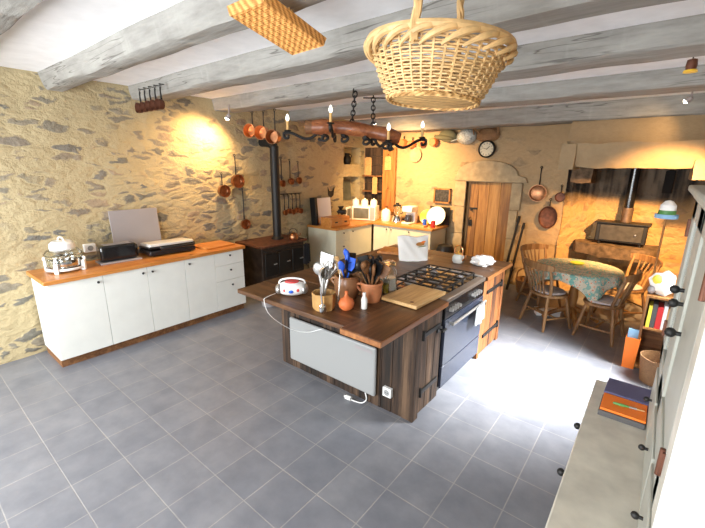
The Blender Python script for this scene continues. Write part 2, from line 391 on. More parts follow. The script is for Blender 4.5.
M['navy'] = P('slate_blue_cover', (.10, .10, .20), .6); M['pink'] = P('pink_page_edge', (.80, .20, .35), .7)
M['char'] = P('dark_grey_cover', (.09, .085, .085), .6)
M['bulb'] = P('candle_bulb_glass', (.95, .95, .92), .1, emit=(1, .93, .8), estr=1.1)
M['lampface'] = P('lit_spotlight_face', (1, 1, 1), .3, emit=(1, .88, .66), estr=14)
M['candle'] = P('amber_candle_sleeve', (.72, .44, .16), .5)
M['green'] = P('green_enamel', (.10, .30, .08), .4); M['oil'] = P('olive_oil', (.62, .55, .02), .1, trans=.6)
M['pic'] = P('dark_photograph', (.05, .045, .04), .35, var=.7, bscale=24)
M['slate'] = P('grey_green_slate', (.12, .125, .105), .6, var=.25, bscale=9)
M['cyan'] = P('pale_blue_cloth', (.28, .50, .72), .8)
M['black'] = P('flat_black', (.01, .009, .008), .95)

# ------------------------------------------------------------------ setting
def lw(y): return -4.86-.026*y              # the left wall leans slightly away
LZ = 2.95
def grid(us, vs, f, holes=()):
    mb = MB(); bm = mb.bm; V = {}
    for i, u in enumerate(us):
        for j, v in enumerate(vs): V[i, j] = bm.verts.new(f(u, v))
    for i in range(len(us)-1):
        for j in range(len(vs)-1):
            uc, vc = (us[i]+us[i+1])/2, (vs[j]+vs[j+1])/2
            if any(a < uc < b and c < vc < d for a, b, c, d in holes): continue
            bm.faces.new((V[i, j], V[i+1, j], V[i+1, j+1], V[i, j+1]))
    for v in list(bm.verts):
        if not v.link_faces: bm.verts.remove(v)
    return mb
def span(a, b, step, extra=()):
    n = max(1, round((b-a)/step)); L = [a+(b-a)*i/n for i in range(n+1)]
    for e in extra:
        k = min(range(len(L)), key=lambda i: abs(L[i]-e)); L[k] = e
    return sorted(set(L))
def rough(y, z, k): return noise.fractal(Vector((y*1.6, z*2.6, k)), 1.0, 2.0, 4)*.022
struct(MB().bb(-5.6, 1.2, -2.0, 7.6, -.1, 0).build('floor', M['tile']))
mb = MB(); mb.bb(-5.6, 1.2, -2.0, 7.6, 2.80, 2.9); struct(mb.build('ceiling', M['ceil']))
nich = [(5.93, 6.48, 1.97, 2.30), (5.93, 6.48, 1.24, 1.73)]
ys = span(-1.7, 6.66, .055, [a for n in nich for a in n[:2]]); zs = span(-.02, 2.86, .055, [a for n in nich for a in n[2:]])
mb = grid(ys, zs, lambda y, z: (lw(y)+rough(y, z, 1.3), y, z), nich)
for a, b, c, d in nich:                      # the reveals of the two wall niches
    x = lw(6.2)
    mb.bb(x-.26, x-.24, a-.02, b+.02, c-.02, d+.02); mb.bb(x-.26, x+.0, a-.03, a, c-.02, d+.02); mb.bb(x-.26, x+.0, b, b+.03, c-.02, d+.02)
    mb.bb(x-.26, x+.0, a-.02, b+.02, c-.03, c); mb.bb(x-.26, x+.0, a-.02, b+.02, d, d+.03)
struct(mb.build('wall_left', M['wall_left']))
DX0, DX1, DZ = -2.73, -1.96, 1.70            # low door in the back wall
xs = span(-5.25, -1.17, .055, [DX0, DX1, -1.17]); zs = span(-.02, 2.86, .055, [DZ, 1.80, 1.93])
mb = grid(xs, zs, lambda x, z: (x, 6.62+rough(x, z, 7.7)*.8, z), [(DX0, DX1, -1, DZ)])
mb.bb(DX0-.02, DX0, 6.6, 6.85, 0, DZ); mb.bb(DX1, DX1+.02, 6.6, 6.85, 0, DZ); mb.bb(DX0-.02, DX1+.02, 6.6, 6.85, DZ, DZ+.03)
mb.bb(-5.25, -1.19, 6.9, 6.95, -.02, 2.86)
struct(mb.build('wall_back', M['wall_back']))
# fireplace recess in the same wall
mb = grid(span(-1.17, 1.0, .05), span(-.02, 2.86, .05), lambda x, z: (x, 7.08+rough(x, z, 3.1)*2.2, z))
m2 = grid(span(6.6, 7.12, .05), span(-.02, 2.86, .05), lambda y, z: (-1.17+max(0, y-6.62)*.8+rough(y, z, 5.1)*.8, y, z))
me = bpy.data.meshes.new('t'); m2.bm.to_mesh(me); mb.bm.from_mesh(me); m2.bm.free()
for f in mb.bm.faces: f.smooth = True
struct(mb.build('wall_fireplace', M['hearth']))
# right-hand wall with the window that lights the floor, front wall with two windows added for daylight fill (both behind the view)
mb = MB()
for y0, y1, z0, z1 in ((-1.7, 3.45, 0, 2.86), (4.55, 7.2, 0, 2.86), (3.45, 4.55, 0, .9), (3.45, 4.55, 2.15, 2.86)): mb.bb(.62, .87, y0, y1, z0, z1)
struct(mb.build('wall_right', M['wall_back']))
mb = MB()
for x0, x1, z0, z1 in ((-5.2, -4.3, 0, 2.86), (-2.7, -1.5, 0, 2.86), (0, .87, 0, 2.86), (-4.3, -2.7, 0, .65), (-1.5, 0, 0, .65), (-4.3, -2.7, 2.25, 2.86), (-1.5, 0, 2.25, 2.86)): mb.bb(x0, x1, -1.85, -1.6, z0, z1)
struct(mb.build('wall_front', M['wall_left']))
def window(name, c, w, h, along):
    mb = MB(); d = .05
    def bar(u0, u1, z0, z1):
        if along == 'X': mb.bb(c[0]+u0, c[0]+u1, c[1]-d/2, c[1]+d/2, c[2]+z0, c[2]+z1)
        else: mb.bb(c[0]-d/2, c[0]+d/2, c[1]+u0, c[1]+u1, c[2]+z0, c[2]+z1)
    for u in (-w/2, -.03, w/2-.06): bar(u, u+.06, -h/2, h/2)
    for z in (-h/2, h/2-.06, 0): bar(-w/2, w/2, z, z+.06 if z else .03)
    o = struct(mb.build(name, M['white'])); return o
window('fill_window_1', (-3.5, -1.72, 1.45), 1.6, 1.6, 'X'); window('fill_window_2', (-.75, -1.72, 1.45), 1.5, 1.6, 'X'); window('window_3', (.74, 4.0, 1.52), 1.1, 1.26, 'Y')  # the two front windows are unseen, added to carry fill light

# beams: hewn, slightly waved
def beam(y0, y1, zb, k, x0=-5.05, x1=.7, ztop=2.83):
    mb = MB(); bm = mb.bm; N = 60; rings = []
    for i in range(N+1):
        x = x0+(x1-x0)*i/N
        w = lambda s: noise.fractal(Vector((x*1.3, s*7.1, k)), 1, 2, 3)*.022
        zz = zb+w(1)*.7
        prof = [(y0+w(2)-.02, ztop), (y0+w(3)*.8, zb+(ztop-zb)*.5), (y0+.012+w(4)*.6, zb+.018), (y0+.03+w(4)*.6, zz), (y1-.03+w(5)*.6, zz), (y1-.012+w(5)*.6, zb+.018), (y1+w(6), ztop)]
        rings.append([bm.verts.new((x, y, z)) for y, z in prof])
    for A, B in zip(rings, rings[1:]):
        for j in range(6): bm.faces.new((A[j], A[j+1], B[j+1], B[j]))
    bm.faces.new(rings[0]); bm.faces.new(rings[-1][::-1])
    return mb
for i, (y0, y1, zb) in enumerate([(.30, .655, 2.65), (1.24, 1.43, 2.65), (2.05, 2.31, 2.65), (3.10, 3.47, 2.65), (4.52, 4.93, 2.65), (6.17, 6.6, 2.57)]):
    o = struct(beam(y0, y1, zb, i*3.3+.5).build('trim_%d' % (i+1), M['beam']))

# hood of the fireplace: projecting lintel with a sloping face above, and its right corbel
mb = MB(); bm = mb.bm; rings = []
for i in range(41):
    x = -1.14+1.9*i/40
    e = max(0, .10-(x+1.14))*1.1
    w = lambda s: noise.fractal(Vector((x*2.2, s*3.7, 9)), 1, 2, 4)*.032
    prof = [(7.05, 2.56), (6.20+w(1), 2.57), (6.10+w(2), 2.42), (6.03+w(3), 2.31+w(7)), (5.97+e+w(4), 2.27+w(7)), (5.96+e+w(4), 2.16), (5.985+e+w(5), 2.02), (6.02+e+w(5), 1.965+w(6)*.7), (6.28, 1.97), (6.3, 2.2), (7.05, 2.45)]
    rings.append([bm.verts.new((x, y, z)) for y, z in prof])
for A, B in zip(rings, rings[1:]):
    for j in range(len(prof)): bm.faces.new((A[j], A[(j+1) % len(prof)], B[(j+1) % len(prof)], B[j]))
bm.faces.new(rings[0]); bm.faces.new(rings[-1][::-1])
struct(mb.build('trim_7', M['hood']))
mb = MB(); mb.bm.verts.ensure_lookup_table()
mb.box((-1.09, 6.30, 2.10), (.18, .72, .32)); mb.box((.42, 6.25, 1.95), (.40, .66, .24))
bmesh.ops.subdivide_edges(mb.bm, edges=mb.bm.edges[:], cuts=4, use_grid_fill=True)
for v in mb.bm.verts: v.co += Vector((noise.noise(v.co*4), noise.noise(v.co*4+Vector((9, 0, 0))), noise.noise(v.co*4+Vector((0, 9, 0)))))*.018
struct(mb.build('trim_8', M['hood']))
# dark slot beside the chimney breast, drawn as a flat black block
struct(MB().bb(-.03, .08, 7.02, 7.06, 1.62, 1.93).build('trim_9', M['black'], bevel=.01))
mb = MB(); mb.box((-.96, 6.62, 1.86), (.26, .55, .22))
bmesh.ops.subdivide_edges(mb.bm, edges=mb.bm.edges[:], cuts=4, use_grid_fill=True)
for v in mb.bm.verts: v.co += Vector((noise.noise(v.co*4), noise.noise(v.co*4+Vector((9, 0, 0))), noise.noise(v.co*4+Vector((0, 9, 0)))))*.03
struct(mb.build('trim_12', M['slab']))
# stone surround of the door with its flat arch
mb = MB()
poly = [(-2.98, 1.70), (-1.74, 1.70), (-1.76, 1.78)]
poly = [(-2.96, 1.71), (-1.72, 1.71), (-1.75, 1.79)]+[(-2.40+.52*math.cos(a), 1.83+.23*math.sin(a)) for a in [PI*i/14 for i in range(15)]]+[(-2.95, 1.79)]
mb.prism(poly, 0, .07); mb.xf(Matrix.Translation((0, 6.63, 0)) @ Matrix.Rotation(PI/2, 4, 'X'))
z = 0
for i, h in enumerate((.42, .36, .48, .44)):
    w0 = .17+.04*(i % 2)
    mb.bb(DX0-w0, DX0, 6.565, 6.66, z, z+h); mb.bb(DX1, DX1+w0*.8, 6.565, 6.66, z, z+h); z += h+.002
struct(mb.build('trim_10', M['greystone'], bevel=.012))
mb = MB()
for i in range(4): mb.bb(DX0+.005+i*.19, DX0+.005+i*.19+.186, 6.67, 6.71, .01, DZ-.005)
dr = struct(mb.build('door_1', M['doorwood'], bevel=.003))
mb = MB(); mb.bb(DX0+.06, DX0+.2, 6.655, 6.672, 1.225, 1.25); mb.cyl((DX0+.1, 6.67, 1.21), (DX0+.1, 6.63, 1.21), .018); mb.cyl((DX0+.17, 6.67, 1.24), (DX0+.17, 6.64, 1.24), .014)
mb.build('latch', M['iron'], dr)
mb = MB(); mb.bb(DX0+.06, DX0+.12, 6.655, 6.672, .92, 1.03); mb.tube([(DX0+.09, 6.655, 1.08), (DX0+.09, 6.61, 1.05), (DX0+.09, 6.61, .98), (DX0+.09, 6.655, .95)], .008)
mb.build('door_handle', M['iron'], dr)

# ------------------------------------------------------------------ white cabinets along the left wall
KN = M['iron']
def knob(par, p, ax='X', s=1):
    d = Vector((1, 0, 0)) if ax == 'X' else Vector((0, -1, 0)) if ax == 'Y' else Vector((-1, 0, 0))
    mb = MB(); p = Vector(p); mb.cyl(p, p+d*.018*s, .006*s, .006*s, 10); mb.sph(p+d*.022*s, .013*s, 12); mb.build('knob', KN, par)
def cab(name, label, y0, y1, fronts, mat, xb, xf_, z0=.09, z1=.86, group=None):
    """a base cabinet facing +X standing at y0..y1; fronts = [(kind, y0, y1, z0, z1, knob y, knob z)]"""
    t = thing(name, label, 'cabinet', (xf_, (y0+y1)/2, 0), 0, group); oy = (y0+y1)/2
    MB().bb(xb-xf_, -.02, y0-oy+.001, y1-oy-.001, z0, z1).build('body', mat, t)
    for kind, a, b, c, d, ky, kz in fronts:
        mb = MB(); mb.bb(-.02, 0, a-oy+.002, b-oy-.002, c+.002, d-.002)
        g = mb.build(kind, mat, t, bevel=.002)
        knob(g, (0, ky-oy, kz))
    return t
WB, WF = -4.83, -4.28
cab('base_cabinet', 'white single-door base cabinet nearest the viewer, below the glass halogen oven', .84, 1.30, [('door', .84, 1.30, .09, .86, 1.25, .80)], M['white'], WB, WF)
cab('base_cabinet', 'white double-door base cabinet with two knobs side by side, below the toaster', 1.30, 2.16, [('door', 1.30, 1.73, .09, .86, 1.68, .80), ('door', 1.73, 2.16, .09, .86, 1.78, .80)], M['white'], WB, WF)
cab('base_cabinet', 'white single-door base cabinet beside the drawers, below the contact grill', 2.16, 2.55, [('door', 2.16, 2.55, .09, .86, 2.21, .80)], M['white'], WB, WF)
cab('drawer_cabinet', 'white three-drawer base cabinet at the far end of the row by the iron stove', 2.55, 2.98, [('drawer', 2.55, 2.98, .685, .86, 2.765, .81), ('drawer', 2.55, 2.98, .48, .685, 2.765, .615), ('drawer', 2.55, 2.98, .09, .48, 2.775, .41)], M['white'], WB, WF)
tag(MB().bb(WB, WF-.05, .85, 2.97, 0, .09).build('plinth', M['oldwood']), 'brown plinth board under the long row of white cabinets', 'plinth')
tag(MB().bb(WB-.02, WF+.025, .815, 3.005, .86, .90).build('worktop', M['worktop'], bevel=.004), 'long orange wooden worktop on the white cabinets along the left wall', 'worktop')

# halogen oven
t = thing('halogen_oven', 'round glass halogen oven with white lid and white stand on the near end of worktop', 'oven', (-4.61, 1.09, .90), .1)
mb = MB(); mb.lathe([(.165, .02), (.17, .035), (.165, .045), (.15, .03)], close=True)
for a in range(4):
    u, v = math.cos(a*PI/2+.785), math.sin(a*PI/2+.785)
    mb.box((u*.165, v*.165, .05), (.035, .035, .10), a*PI/2+.785); mb.tube([(u*.17, v*.17, .095), (u*.185, v*.185, .12), (u*.165, v*.165, .135)], .012)
mb.build('stand', M['wplastic'], t, bevel=.003)
MB().lathe([(0, .035), (.13, .035), (.152, .06), (.155, .165), (.158, .17), (.148, .165), (.145, .06), (.125, .045), (0, .045)]).build('bowl', M['glass'], t)
MB().lathe([(.0, .05), (.142, .05), (.144, .055), (.144, .125), (.140, .125), (.138, .06), (0, .058)]).build('steel_liner', M['chrome'], t)
MB().lathe([(.162, .17), (.162, .178), (.13, .215), (.085, .222), (.08, .218), (.125, .208), (.152, .172)], close=True).build('glass_lid', M['glass'], t)
MB().lathe([(0, .215), (.10, .215), (.108, .225), (.104, .275), (.08, .30), (0, .302)]).build('lid_head', M['wplastic'], t, bevel=.002)
MB().tube([(-.08, 0, .285), (-.055, 0, .325), (0, 0, .335), (.055, 0, .325), (.08, 0, .285)], .008).build('lid_handle', M['wplastic'], t)
# wall socket
t = thing('wall_socket', 'white wall socket on the stone wall between halogen oven and toaster', 'socket', (lw(1.45)+.02, 1.40, 1.04), 0)
MB().bb(-.03, .03, -.055, .055, -.045, .045).build('socket_box', M['wplastic'], t, bevel=.005)
MB().cyl((.028, 0, 0), (.034, 0, 0), .028).build('socket_face', M['heater'], t)
# toaster
t = thing('toaster', 'long black toaster on a grey tray beside the halogen oven', 'toaster', (-4.62, 1.59, .90), -.05)
MB().bb(-.11, .11, -.205, .205, 0, .018).build('crumb_tray', M['satin'], t, bevel=.004)
MB().bb(-.08, .08, -.19, .175, .018, .195).build('body', M['enamel'], t, bevel=.028, seg=4)
mb = MB(); mb.bb(-.045, -.015, -.14, .13, .190, .1965); mb.bb(.015, .045, -.14, .13, .190, .1965); mb.build('slot', M['satin'], t)
mb = MB(); mb.bb(-.05, .05, .172, .190, .03, .17); mb.build('end_panel', M['plastic'], t, bevel=.006); 
mb = MB(); mb.bb(-.02, .02, .188, .215, .10, .122); mb.build('lever', M['brass'], t, bevel=.004)
# steel splash panel
t = tag(MB().bb(-.006, .006, -.27, .27, 0, .53).build('splash_panel', M['satin'], bevel=.003), 'plain grey steel sheet leaning on the stone wall behind toaster', 'panel', None, (-4.815, 1.90, .901), (0, -.09, 0))
# contact grill
t = thing('contact_grill', 'silver-lidded contact grill with black base between toaster and chopping board', 'grill', (-4.63, 2.15, .90), -.06); t.scale = (1.08, 1.12, 1.15)
mb = MB(); mb.bb(-.16, .15, -.24, .24, .012, .062)
for sx in (-.12, .11):
    for sy in (-.19, .19): mb.cyl((sx, sy, 0), (sx, sy, .02), .018)
mb.build('base', M['plastic'], t, bevel=.015)
m = Matrix.Translation((-.15, 0, .068)) @ Matrix.Rotation(-.07, 4, 'Y')
MB().bb(0, .29, -.235, .235, 0, .045).xf(m).build('lid', P('silver_lid', (.60, .58, .54), .4, .1), t, bevel=.018, seg=3)
MB().bb(-.005, .295, -.243, .243, -.004, .016).xf(m).build('lid_rim', M['plastic'], t, bevel=.005)
mb = MB(); mb.tube([(.26, -.17, .105), (.30, -.15, .11), (.315, 0, .112), (.30, .15, .11), (.26, .17, .105)], .012); mb.build('handle', M['plastic'], t)
tag(MB().bb(-.16, .16, -.22, .22, 0, .022).build('chopping_board', M['worktop'], bevel=.004), 'thin rectangular wooden chopping board lying flat at the drawer end of worktop', 'chopping board', None, (-4.54, 2.72, .90), .06)

# ------------------------------------------------------------------ iron range in the corner by the left wall
t = thing('cast_iron_stove', 'black cast-iron wood range with a black flue pipe against the left wall', 'stove', (-4.64, 3.78, 0))
MB().bb(-.30, .27, -.42, .41, .12, .78).build('body', P('rusted_stove_iron', (.045, .03, .022), .6, .3, var=.5, bscale=9), t, bevel=.01)
MB().bb(-.33, .31, -.46, .45, .78, .815).build('top_plate', M['rust'], t, bevel=.01)
for y in (-.26, .0, .27):
    mb = MB(); mb.bb(.268, .288, y-.115, y+.115, .34, .68); d = mb.build('door', M['iron'], t, bevel=.006)
    MB().tube([(.285, y+.08, .52), (.31, y+.08, .52), (.31, y+.02, .52)], .008).build('door_handle', M['steel'], d)
mb = MB(); mb.bb(.268, .286, -.38, .38, .17, .29); mb.build('drawer', M['iron'], t, bevel=.005)
mb = MB(); mb.tube([(.28, -.40, .735), (.34, -.40, .735), (.34, .43, .735), (.28, .43, .735)], .010, smooth=False); mb.build('rail', M['iron'], t)
for sx in (-.25, .22):
    for sy in (-.36, .36): MB().cyl((sx, sy, 0), (sx, sy, .12), .022, .03).build('leg', M['iron'], t)
mb = MB(); mb.lathe([(.095, .815), (.095, .83), (.075, .85), (.062, .87)], (-.02, .12, 0)); mb.tube([(-.02, .12, .83), (-.02, .12, 2.10), (-.02, .12, 2.20), (-.09, .12, 2.26), (-.24, .12, 2.28), (-.30, .12, 2.28)], .066, 20)
for z in (1.25, 1.8): mb.cyl((-.02, .12, z), (-.02, .12, z+.03), .067, n=20)
mb.build('flue_pipe', M['iron'], t)
t = thing('copper_kettle', 'small tarnished copper kettle on the iron range', 'kettle', (-4.42, 4.02, .816), .5)
MB().lathe([(0, 0), (.065, 0), (.078, .02), (.075, .07), (.045, .105), (.03, .112), (0, .115)]).build('body', M['copperdull'], t)
MB().sph((0, 0, .122), .012).build('lid_knob', M['brass'], t)
MB().tube([(.06, 0, .05), (.10, 0, .07), (.115, 0, .11)], [.014, .008]).build('spout', M['copperdull'], t)
MB().tube([(-.06, 0, .085), (-.055, 0, .15), (0, 0, .175), (.055, 0, .15), (.06, 0, .085)], .005).build('handle', M['iron'], t)
# black cloth over the rail end
def drape(w, h, mat, name, folds=3, d=.02):
    mb = MB(); bm = mb.bm; N, K = 16, 14; V = {}
    for i in range(N+1):
        for j in range(K+1):
            u = (i/N-.5)*w*(1+.25*(j/K)); zz = -h*j/K*(1-.12*abs(i/N-.5)*2)
            V[i, j] = bm.verts.new((d*math.sin(i/N*folds*2*PI)*(.3+.7*j/K), u, zz))
    for i in range(N):
        for j in range(K): bm.faces.new((V[i, j], V[i+1, j], V[i+1, j+1], V[i, j+1]))
    o = mb.build(name, mat); s = o.modifiers.new('thick', 'SOLIDIFY'); s.thickness = .006
    return o
tag(drape(.13, .34, M['blackcloth'], 'black_cloth'), 'black cloth hanging from the right end of the stove rail', 'cloth', None, (-4.272, 4.16, .742), .0)
t = thing('bucket', 'grey metal bucket on the floor between the stove and the white drawers', 'bucket', (-4.16, 3.28, 0))
MB().lathe([(0, 0), (.10, 0), (.13, .22), (.135, .225), (.128, .22), (.098, .01), (0, .01)]).build('body', M['satin'], t)
MB().tube([(0, -.13, .21), (.06, -.1, .13), (.09, 0, .10), (.06, .1, .13), (0, .13, .21)], .004).build('bail', M['iron'], t)

# ------------------------------------------------------------------ cream cabinets in the far corner
def cabx(name, label, x0, x1, fronts, mat, yf, yb, z0=.09, z1=.86):
    t = thing(name, label, 'cabinet', ((x0+x1)/2, yf, 0)); ox = (x0+x1)/2
    MB().bb(x0-ox+.001, x1-ox-.001, .02, yb-yf, z0, z1).build('body', mat, t)
    for kind, a, b, c, d, kx, kz in fronts:
        g = MB().bb(a-ox+.002, b-ox-.002, 0, .02, c+.002, d-.002).build(kind, mat, t, bevel=.002)
        knob(g, (kx-ox, 0, kz), 'Y')
    return t
KX, KY = -4.29, 5.95
cab('drawer_cabinet', 'cream three-drawer cabinet at the stove end, below the low wooden box', 4.88, 5.27, [('drawer', 4.88, 5.27, .65, .86, 5.075, .80), ('drawer', 4.88, 5.27, .38, .65, 5.075, .56), ('drawer', 4.88, 5.27, .09, .38, 5.075, .30)], M['cream'], -4.96, KX)
cab('base_cabinet', 'cream one-door cabinet in the far corner below the white microwave', 5.27, 5.93, [('door', 5.27, 5.93, .09, .86, 5.33, .80)], M['cream'], -4.97, KX)
cabx('base_cabinet', 'cream double-door cabinet under the white coffee maker along the back wall', KX+.03, -3.52, [('door', KX+.03, -3.90, .09, .86, -3.95, .80), ('door', -3.90, -3.52, .09, .86, -3.85, .80)], M['cream'], KY, 6.55)
cabx('base_cabinet', 'cream single-door cabinet under the plates at the right end of back wall units', -3.52, -3.04, [('door', -3.52, -3.04, .09, .86, -3.47, .80)], M['cream'], KY, 6.55)
tag(MB().bb(-4.96, KX-.05, 4.90, 5.92, 0, .09).build('plinth', M['oldwood']), 'dark plinth under the cream cabinets beside the stove', 'plinth')
tag(MB().bb(KX+.04, -3.06, KY+.05, 6.52, 0, .09).build('plinth', M['oldwood']), 'dark plinth under the cream cabinets along the back wall', 'plinth')
mb = MB(); mb.prism([(-4.97, 4.86), (KX+.025, 4.86), (KX+.025, KY-.025), (-3.01, KY-.025), (-3.01, 6.58), (-4.98, 6.58)], .86, .90)
tag(mb.build('worktop', M['worktopx'], bevel=.004), 'L-shaped orange wooden worktop on the cream corner cabinets', 'worktop')
# things standing on it
t = thing('steel_tray', 'tall white tray with black rim standing upright behind the wooden box', 'tray', (-4.85, 5.16, .90), 0)
MB().bb(-.012, .012, -.21, .235, 0, .47).xf(Matrix.Rotation(-.1, 4, 'Y')).build('tray_face', M['paper'], t)
MB().bb(-.03, .10, -.27, -.21, 0, .49).xf(Matrix.Rotation(-.1, 4, 'Y')).build('tray_rim', M['plastic'], t, bevel=.004)
t = thing('wooden_box', 'low orange wooden box with two black drawer pulls near the stove end', 'box', (-4.50, 5.11, .90), -.05)
MB().bb(-.13, .12, -.24, .24, 0, .17).build('body', M['worktop'], t, bevel=.004)
for y in (-.12, .12):
    d = MB().bb(.12, .135, y-.112, y+.112, .02, .15).build('drawer', M['worktop'], t, bevel=.003)
    MB().bb(.134, .150, y-.03, y+.03, .075, .095).build('pull', M['iron'], d, bevel=.003)
t = thing('meat_grinder', 'black hand-cranked grinder beside the wooden box', 'grinder', (-4.70, 5.52, .90), .3)
MB().cyl((0, 0, 0), (0, 0, .02), .07).cyl((0, 0, .02), (0, 0, .17), .03, .02).build('foot', M['iron'], t)
MB().cyl((-.07, 0, .20), (.08, 0, .20), .04, .045).build('barrel', M['iron'], t)
MB().lathe([(.02, .23), (.06, .30), (.055, .30), (.015, .235)], (-.02, 0, 0), close=True).build('hopper', M['iron'], t)
MB().tube([(-.07, 0, .20), (-.11, .02, .20), (-.11, .12, .12), (-.14, .12, .12)], .009, smooth=False).build('crank', M['iron'], t)
t = thing('microwave', 'white microwave with an open door in the far corner', 'microwave', (-4.58, 6.10, .90), .38)
MB().bb(-.24, .24, -.15, .18, .01, .28).build('body', M['wplastic'], t, bevel=.006)
MB().bb(-.20, .11, -.155, -.149, .045, .245).build('window', M['slate'], t)
MB().bb(.135, .225, -.156, -.149, .03, .265).build('control_panel', M['heater'], t)
d = MB().bb(-.275, -.25, -.43, -.155, .012, .278).build('door', M['wplastic'], t, bevel=.005)
MB().bb(-.251, -.246, -.40, -.19, .05, .24).build('door_window', M['slate'], d)
cans = [(-4.76, 6.02), (-4.59, 6.09), (-4.42, 6.16)]
t0 = thing('canister', 'leftmost of three white lidded canisters on the microwave', 'canister', (*cans[0], 1.18), 0, 'canisters on the microwave')
MB().lathe([(0, 0), (.062, 0), (.068, .03), (.068, .09), (.06, .105), (0, .105)]).build('body', M['porc'], t0)
MB().lathe([(.064, .105), (.064, .115), (.03, .13), (.012, .135), (.014, .15), (0, .155)]).build('lid', M['porc'], t0)
dup(t0, (*cans[1], 1.18), 0, 'middle of three white lidded canisters on the microwave', 'canisters on the microwave')
dup(t0, (*cans[2], 1.18), 0, 'rightmost of three white lidded canisters on the microwave', 'canisters on the microwave')
t = thing('bread_crock', 'white dome-topped jar between the microwave and the chrome mixer', 'jar', (-4.19, 6.26, .90))
MB().lathe([(0, 0), (.085, 0), (.09, .02), (.09, .15), (.088, .16), (0, .16)]).build('body', M['porc'], t)
MB().lathe([(.088, .16), (.085, .19), (.06, .225), (.02, .235), (.014, .25), (0, .255)]).build('lid', M['porc'], t)
t = thing('blender', 'chrome and glass blender beside the white dome-topped jar', 'blender', (-3.94, 6.27, .90))
MB().lathe([(0, 0), (.10, 0), (.10, .02), (.075, .12), (.06, .13), (0, .13)]).build('base', M['chrome'], t)
MB().lathe([(.05, .13), (.075, .30), (.078, .31), (.07, .30), (.045, .14)], close=True).build('jug', M['glass'], t)
MB().lathe([(0, .31), (.077, .31), (.07, .335), (.03, .34), (.03, .37), (0, .37)]).build('lid', M['plastic'], t)
MB().tube([(.07, 0, .28), (.115, 0, .27), (.115, 0, .18), (.065, 0, .17)], .009).build('handle', M['plastic'], t)
t = thing('coffee_maker', 'white filter coffee maker with a dark jug beside the yellow plate', 'coffee maker', (-3.66, 6.28, .90))
MB().bb(-.10, .10, -.14, .12, 0, .035).build('base', M['wplastic'], t, bevel=.008)
MB().bb(-.10, .10, .02, .12, .035, .32).build('tank', M['wplastic'], t, bevel=.01)
MB().bb(-.105, .105, -.13, .12, .22, .33).build('head', M['wplastic'], t, bevel=.015)
MB().lathe([(0, .037), (.06, .037), (.07, .07), (.065, .13), (.05, .17), (0, .17)], (0, -.06, 0)).build('jug', M['oven'], t)
def plate(name, label, r, mat, loc, rot):
    mb = MB(); mb.lathe([(0, 0), (r*.6, 0), (r*.66, .008), (r, .022), (r, .028), (r*.64, .014), (0, .008)], n=36)
    return tag(mb.build(name, mat), label, 'plate', None, loc, rot)
plate('plate', 'yellow round plate propped up against the wall beside the coffee maker', .135, M['yellow'], (-3.38, 6.43, 1.035), (1.25, 0, .1))
plate('platter', 'large white round platter propped against the dark panel at worktop end', .175, M['porc'], (-3.16, 6.36, 1.075), (1.2, 0, .1))
tag(MB().bb(-.20, .20, -.012, .012, 0, .33).build('black_tray', M['plastic'], bevel=.003), 'black square tray standing behind the white platter at worktop end', 'tray', None, (-3.19, 6.555, .90), 0)
def mug(label, mat, loc, r=.034, h=.085):
    t = thing('mug', label, 'mug', loc, 2.2)
    MB().lathe([(0, 0), (r*.9, 0), (r, .01), (r, h), (r*.9, h), (r*.85, .012), (0, .008)]).build('body', mat, t)
    MB().tube([(r*.95, 0, h*.8), (r*1.6, 0, h*.75), (r*1.6, 0, h*.3), (r*.95, 0, h*.2)], .005).build('handle', mat, t)
mug('blue mug in front of the yellow plate', M['blue'], (-3.30, 6.20, .90), .036, .12)
mug('red mug in front of the white platter', M['red'], (-3.10, 6.13, .90), .042, .12)
t = thing('wooden_tray', 'flat wooden serving tray on the worktop in front of the plates', 'tray', (-3.30, 6.06, .90))
MB().bb(-.22, .10, -.06, .06, 0, .012).build('base', M['board'], t); 
MB().bb(-.225, -.212, -.065, .065, 0, .035).bb(.092, .105, -.065, .065, 0, .035).bb(-.225, .105, -.068, -.06, 0, .025).bb(-.225, .105, .06, .068, 0, .025).build('rim', M['board'], t)
t = thing('picture_frame', 'small framed black and white picture on back wall above the platter', 'picture', (-3.18, 6.585, 1.43))
MB().bb(-.165, -.14, -.02, .02, -.13, .13).bb(.14, .165, -.02, .02, -.13, .13).bb(-.165, .165, -.02, .02, .11, .135).bb(-.165, .165, -.02, .02, -.135, -.11).build('frame', M['oldwoodz'], t)
MB().bb(-.15, .15, -.004, .012, -.12, .12).build('print', M['pic'], t)
t = tag(MB().prism([(-.09, .10), (-.07, -.06), (.0, -.10), (.07, -.06), (.10, .10), (.05, .03), (0, .02), (-.05, .03)], 0, .014).xf(Matrix.Rotation(PI/2, 4, 'Z') @ Matrix.Rotation(PI/2, 4, 'X')).build('wall_ornament', M['iron']), 'black two-pointed iron ornament on the left wall above the tall tray', 'ornament', None, (lw(5.45)+.015, 5.52, 1.45), 0)
# niche contents
t = thing('jug', 'dark jug standing in the upper wall niche', 'jug', (lw(6.2)-.12, 6.2, 1.97))
MB().lathe([(0, 0), (.06, 0), (.085, .06), (.075, .13), (.045, .18), (.055, .22), (.045, .22), (0, .2)]).build('body', M['iron'], t)
MB().tube([(.05, 0, .2), (.11, 0, .17), (.07, 0, .08)], .008).build('handle', M['iron'], t)
tag(MB().bb(-.01, .01, -.2, .2, 0, .42).build('slate_panel', M['slate'], bevel=.003), 'grey slate panel leaning in the lower wall niche', 'panel', None, (lw(6.2)-.17, 6.2, 1.242), (0, -.1, 0))

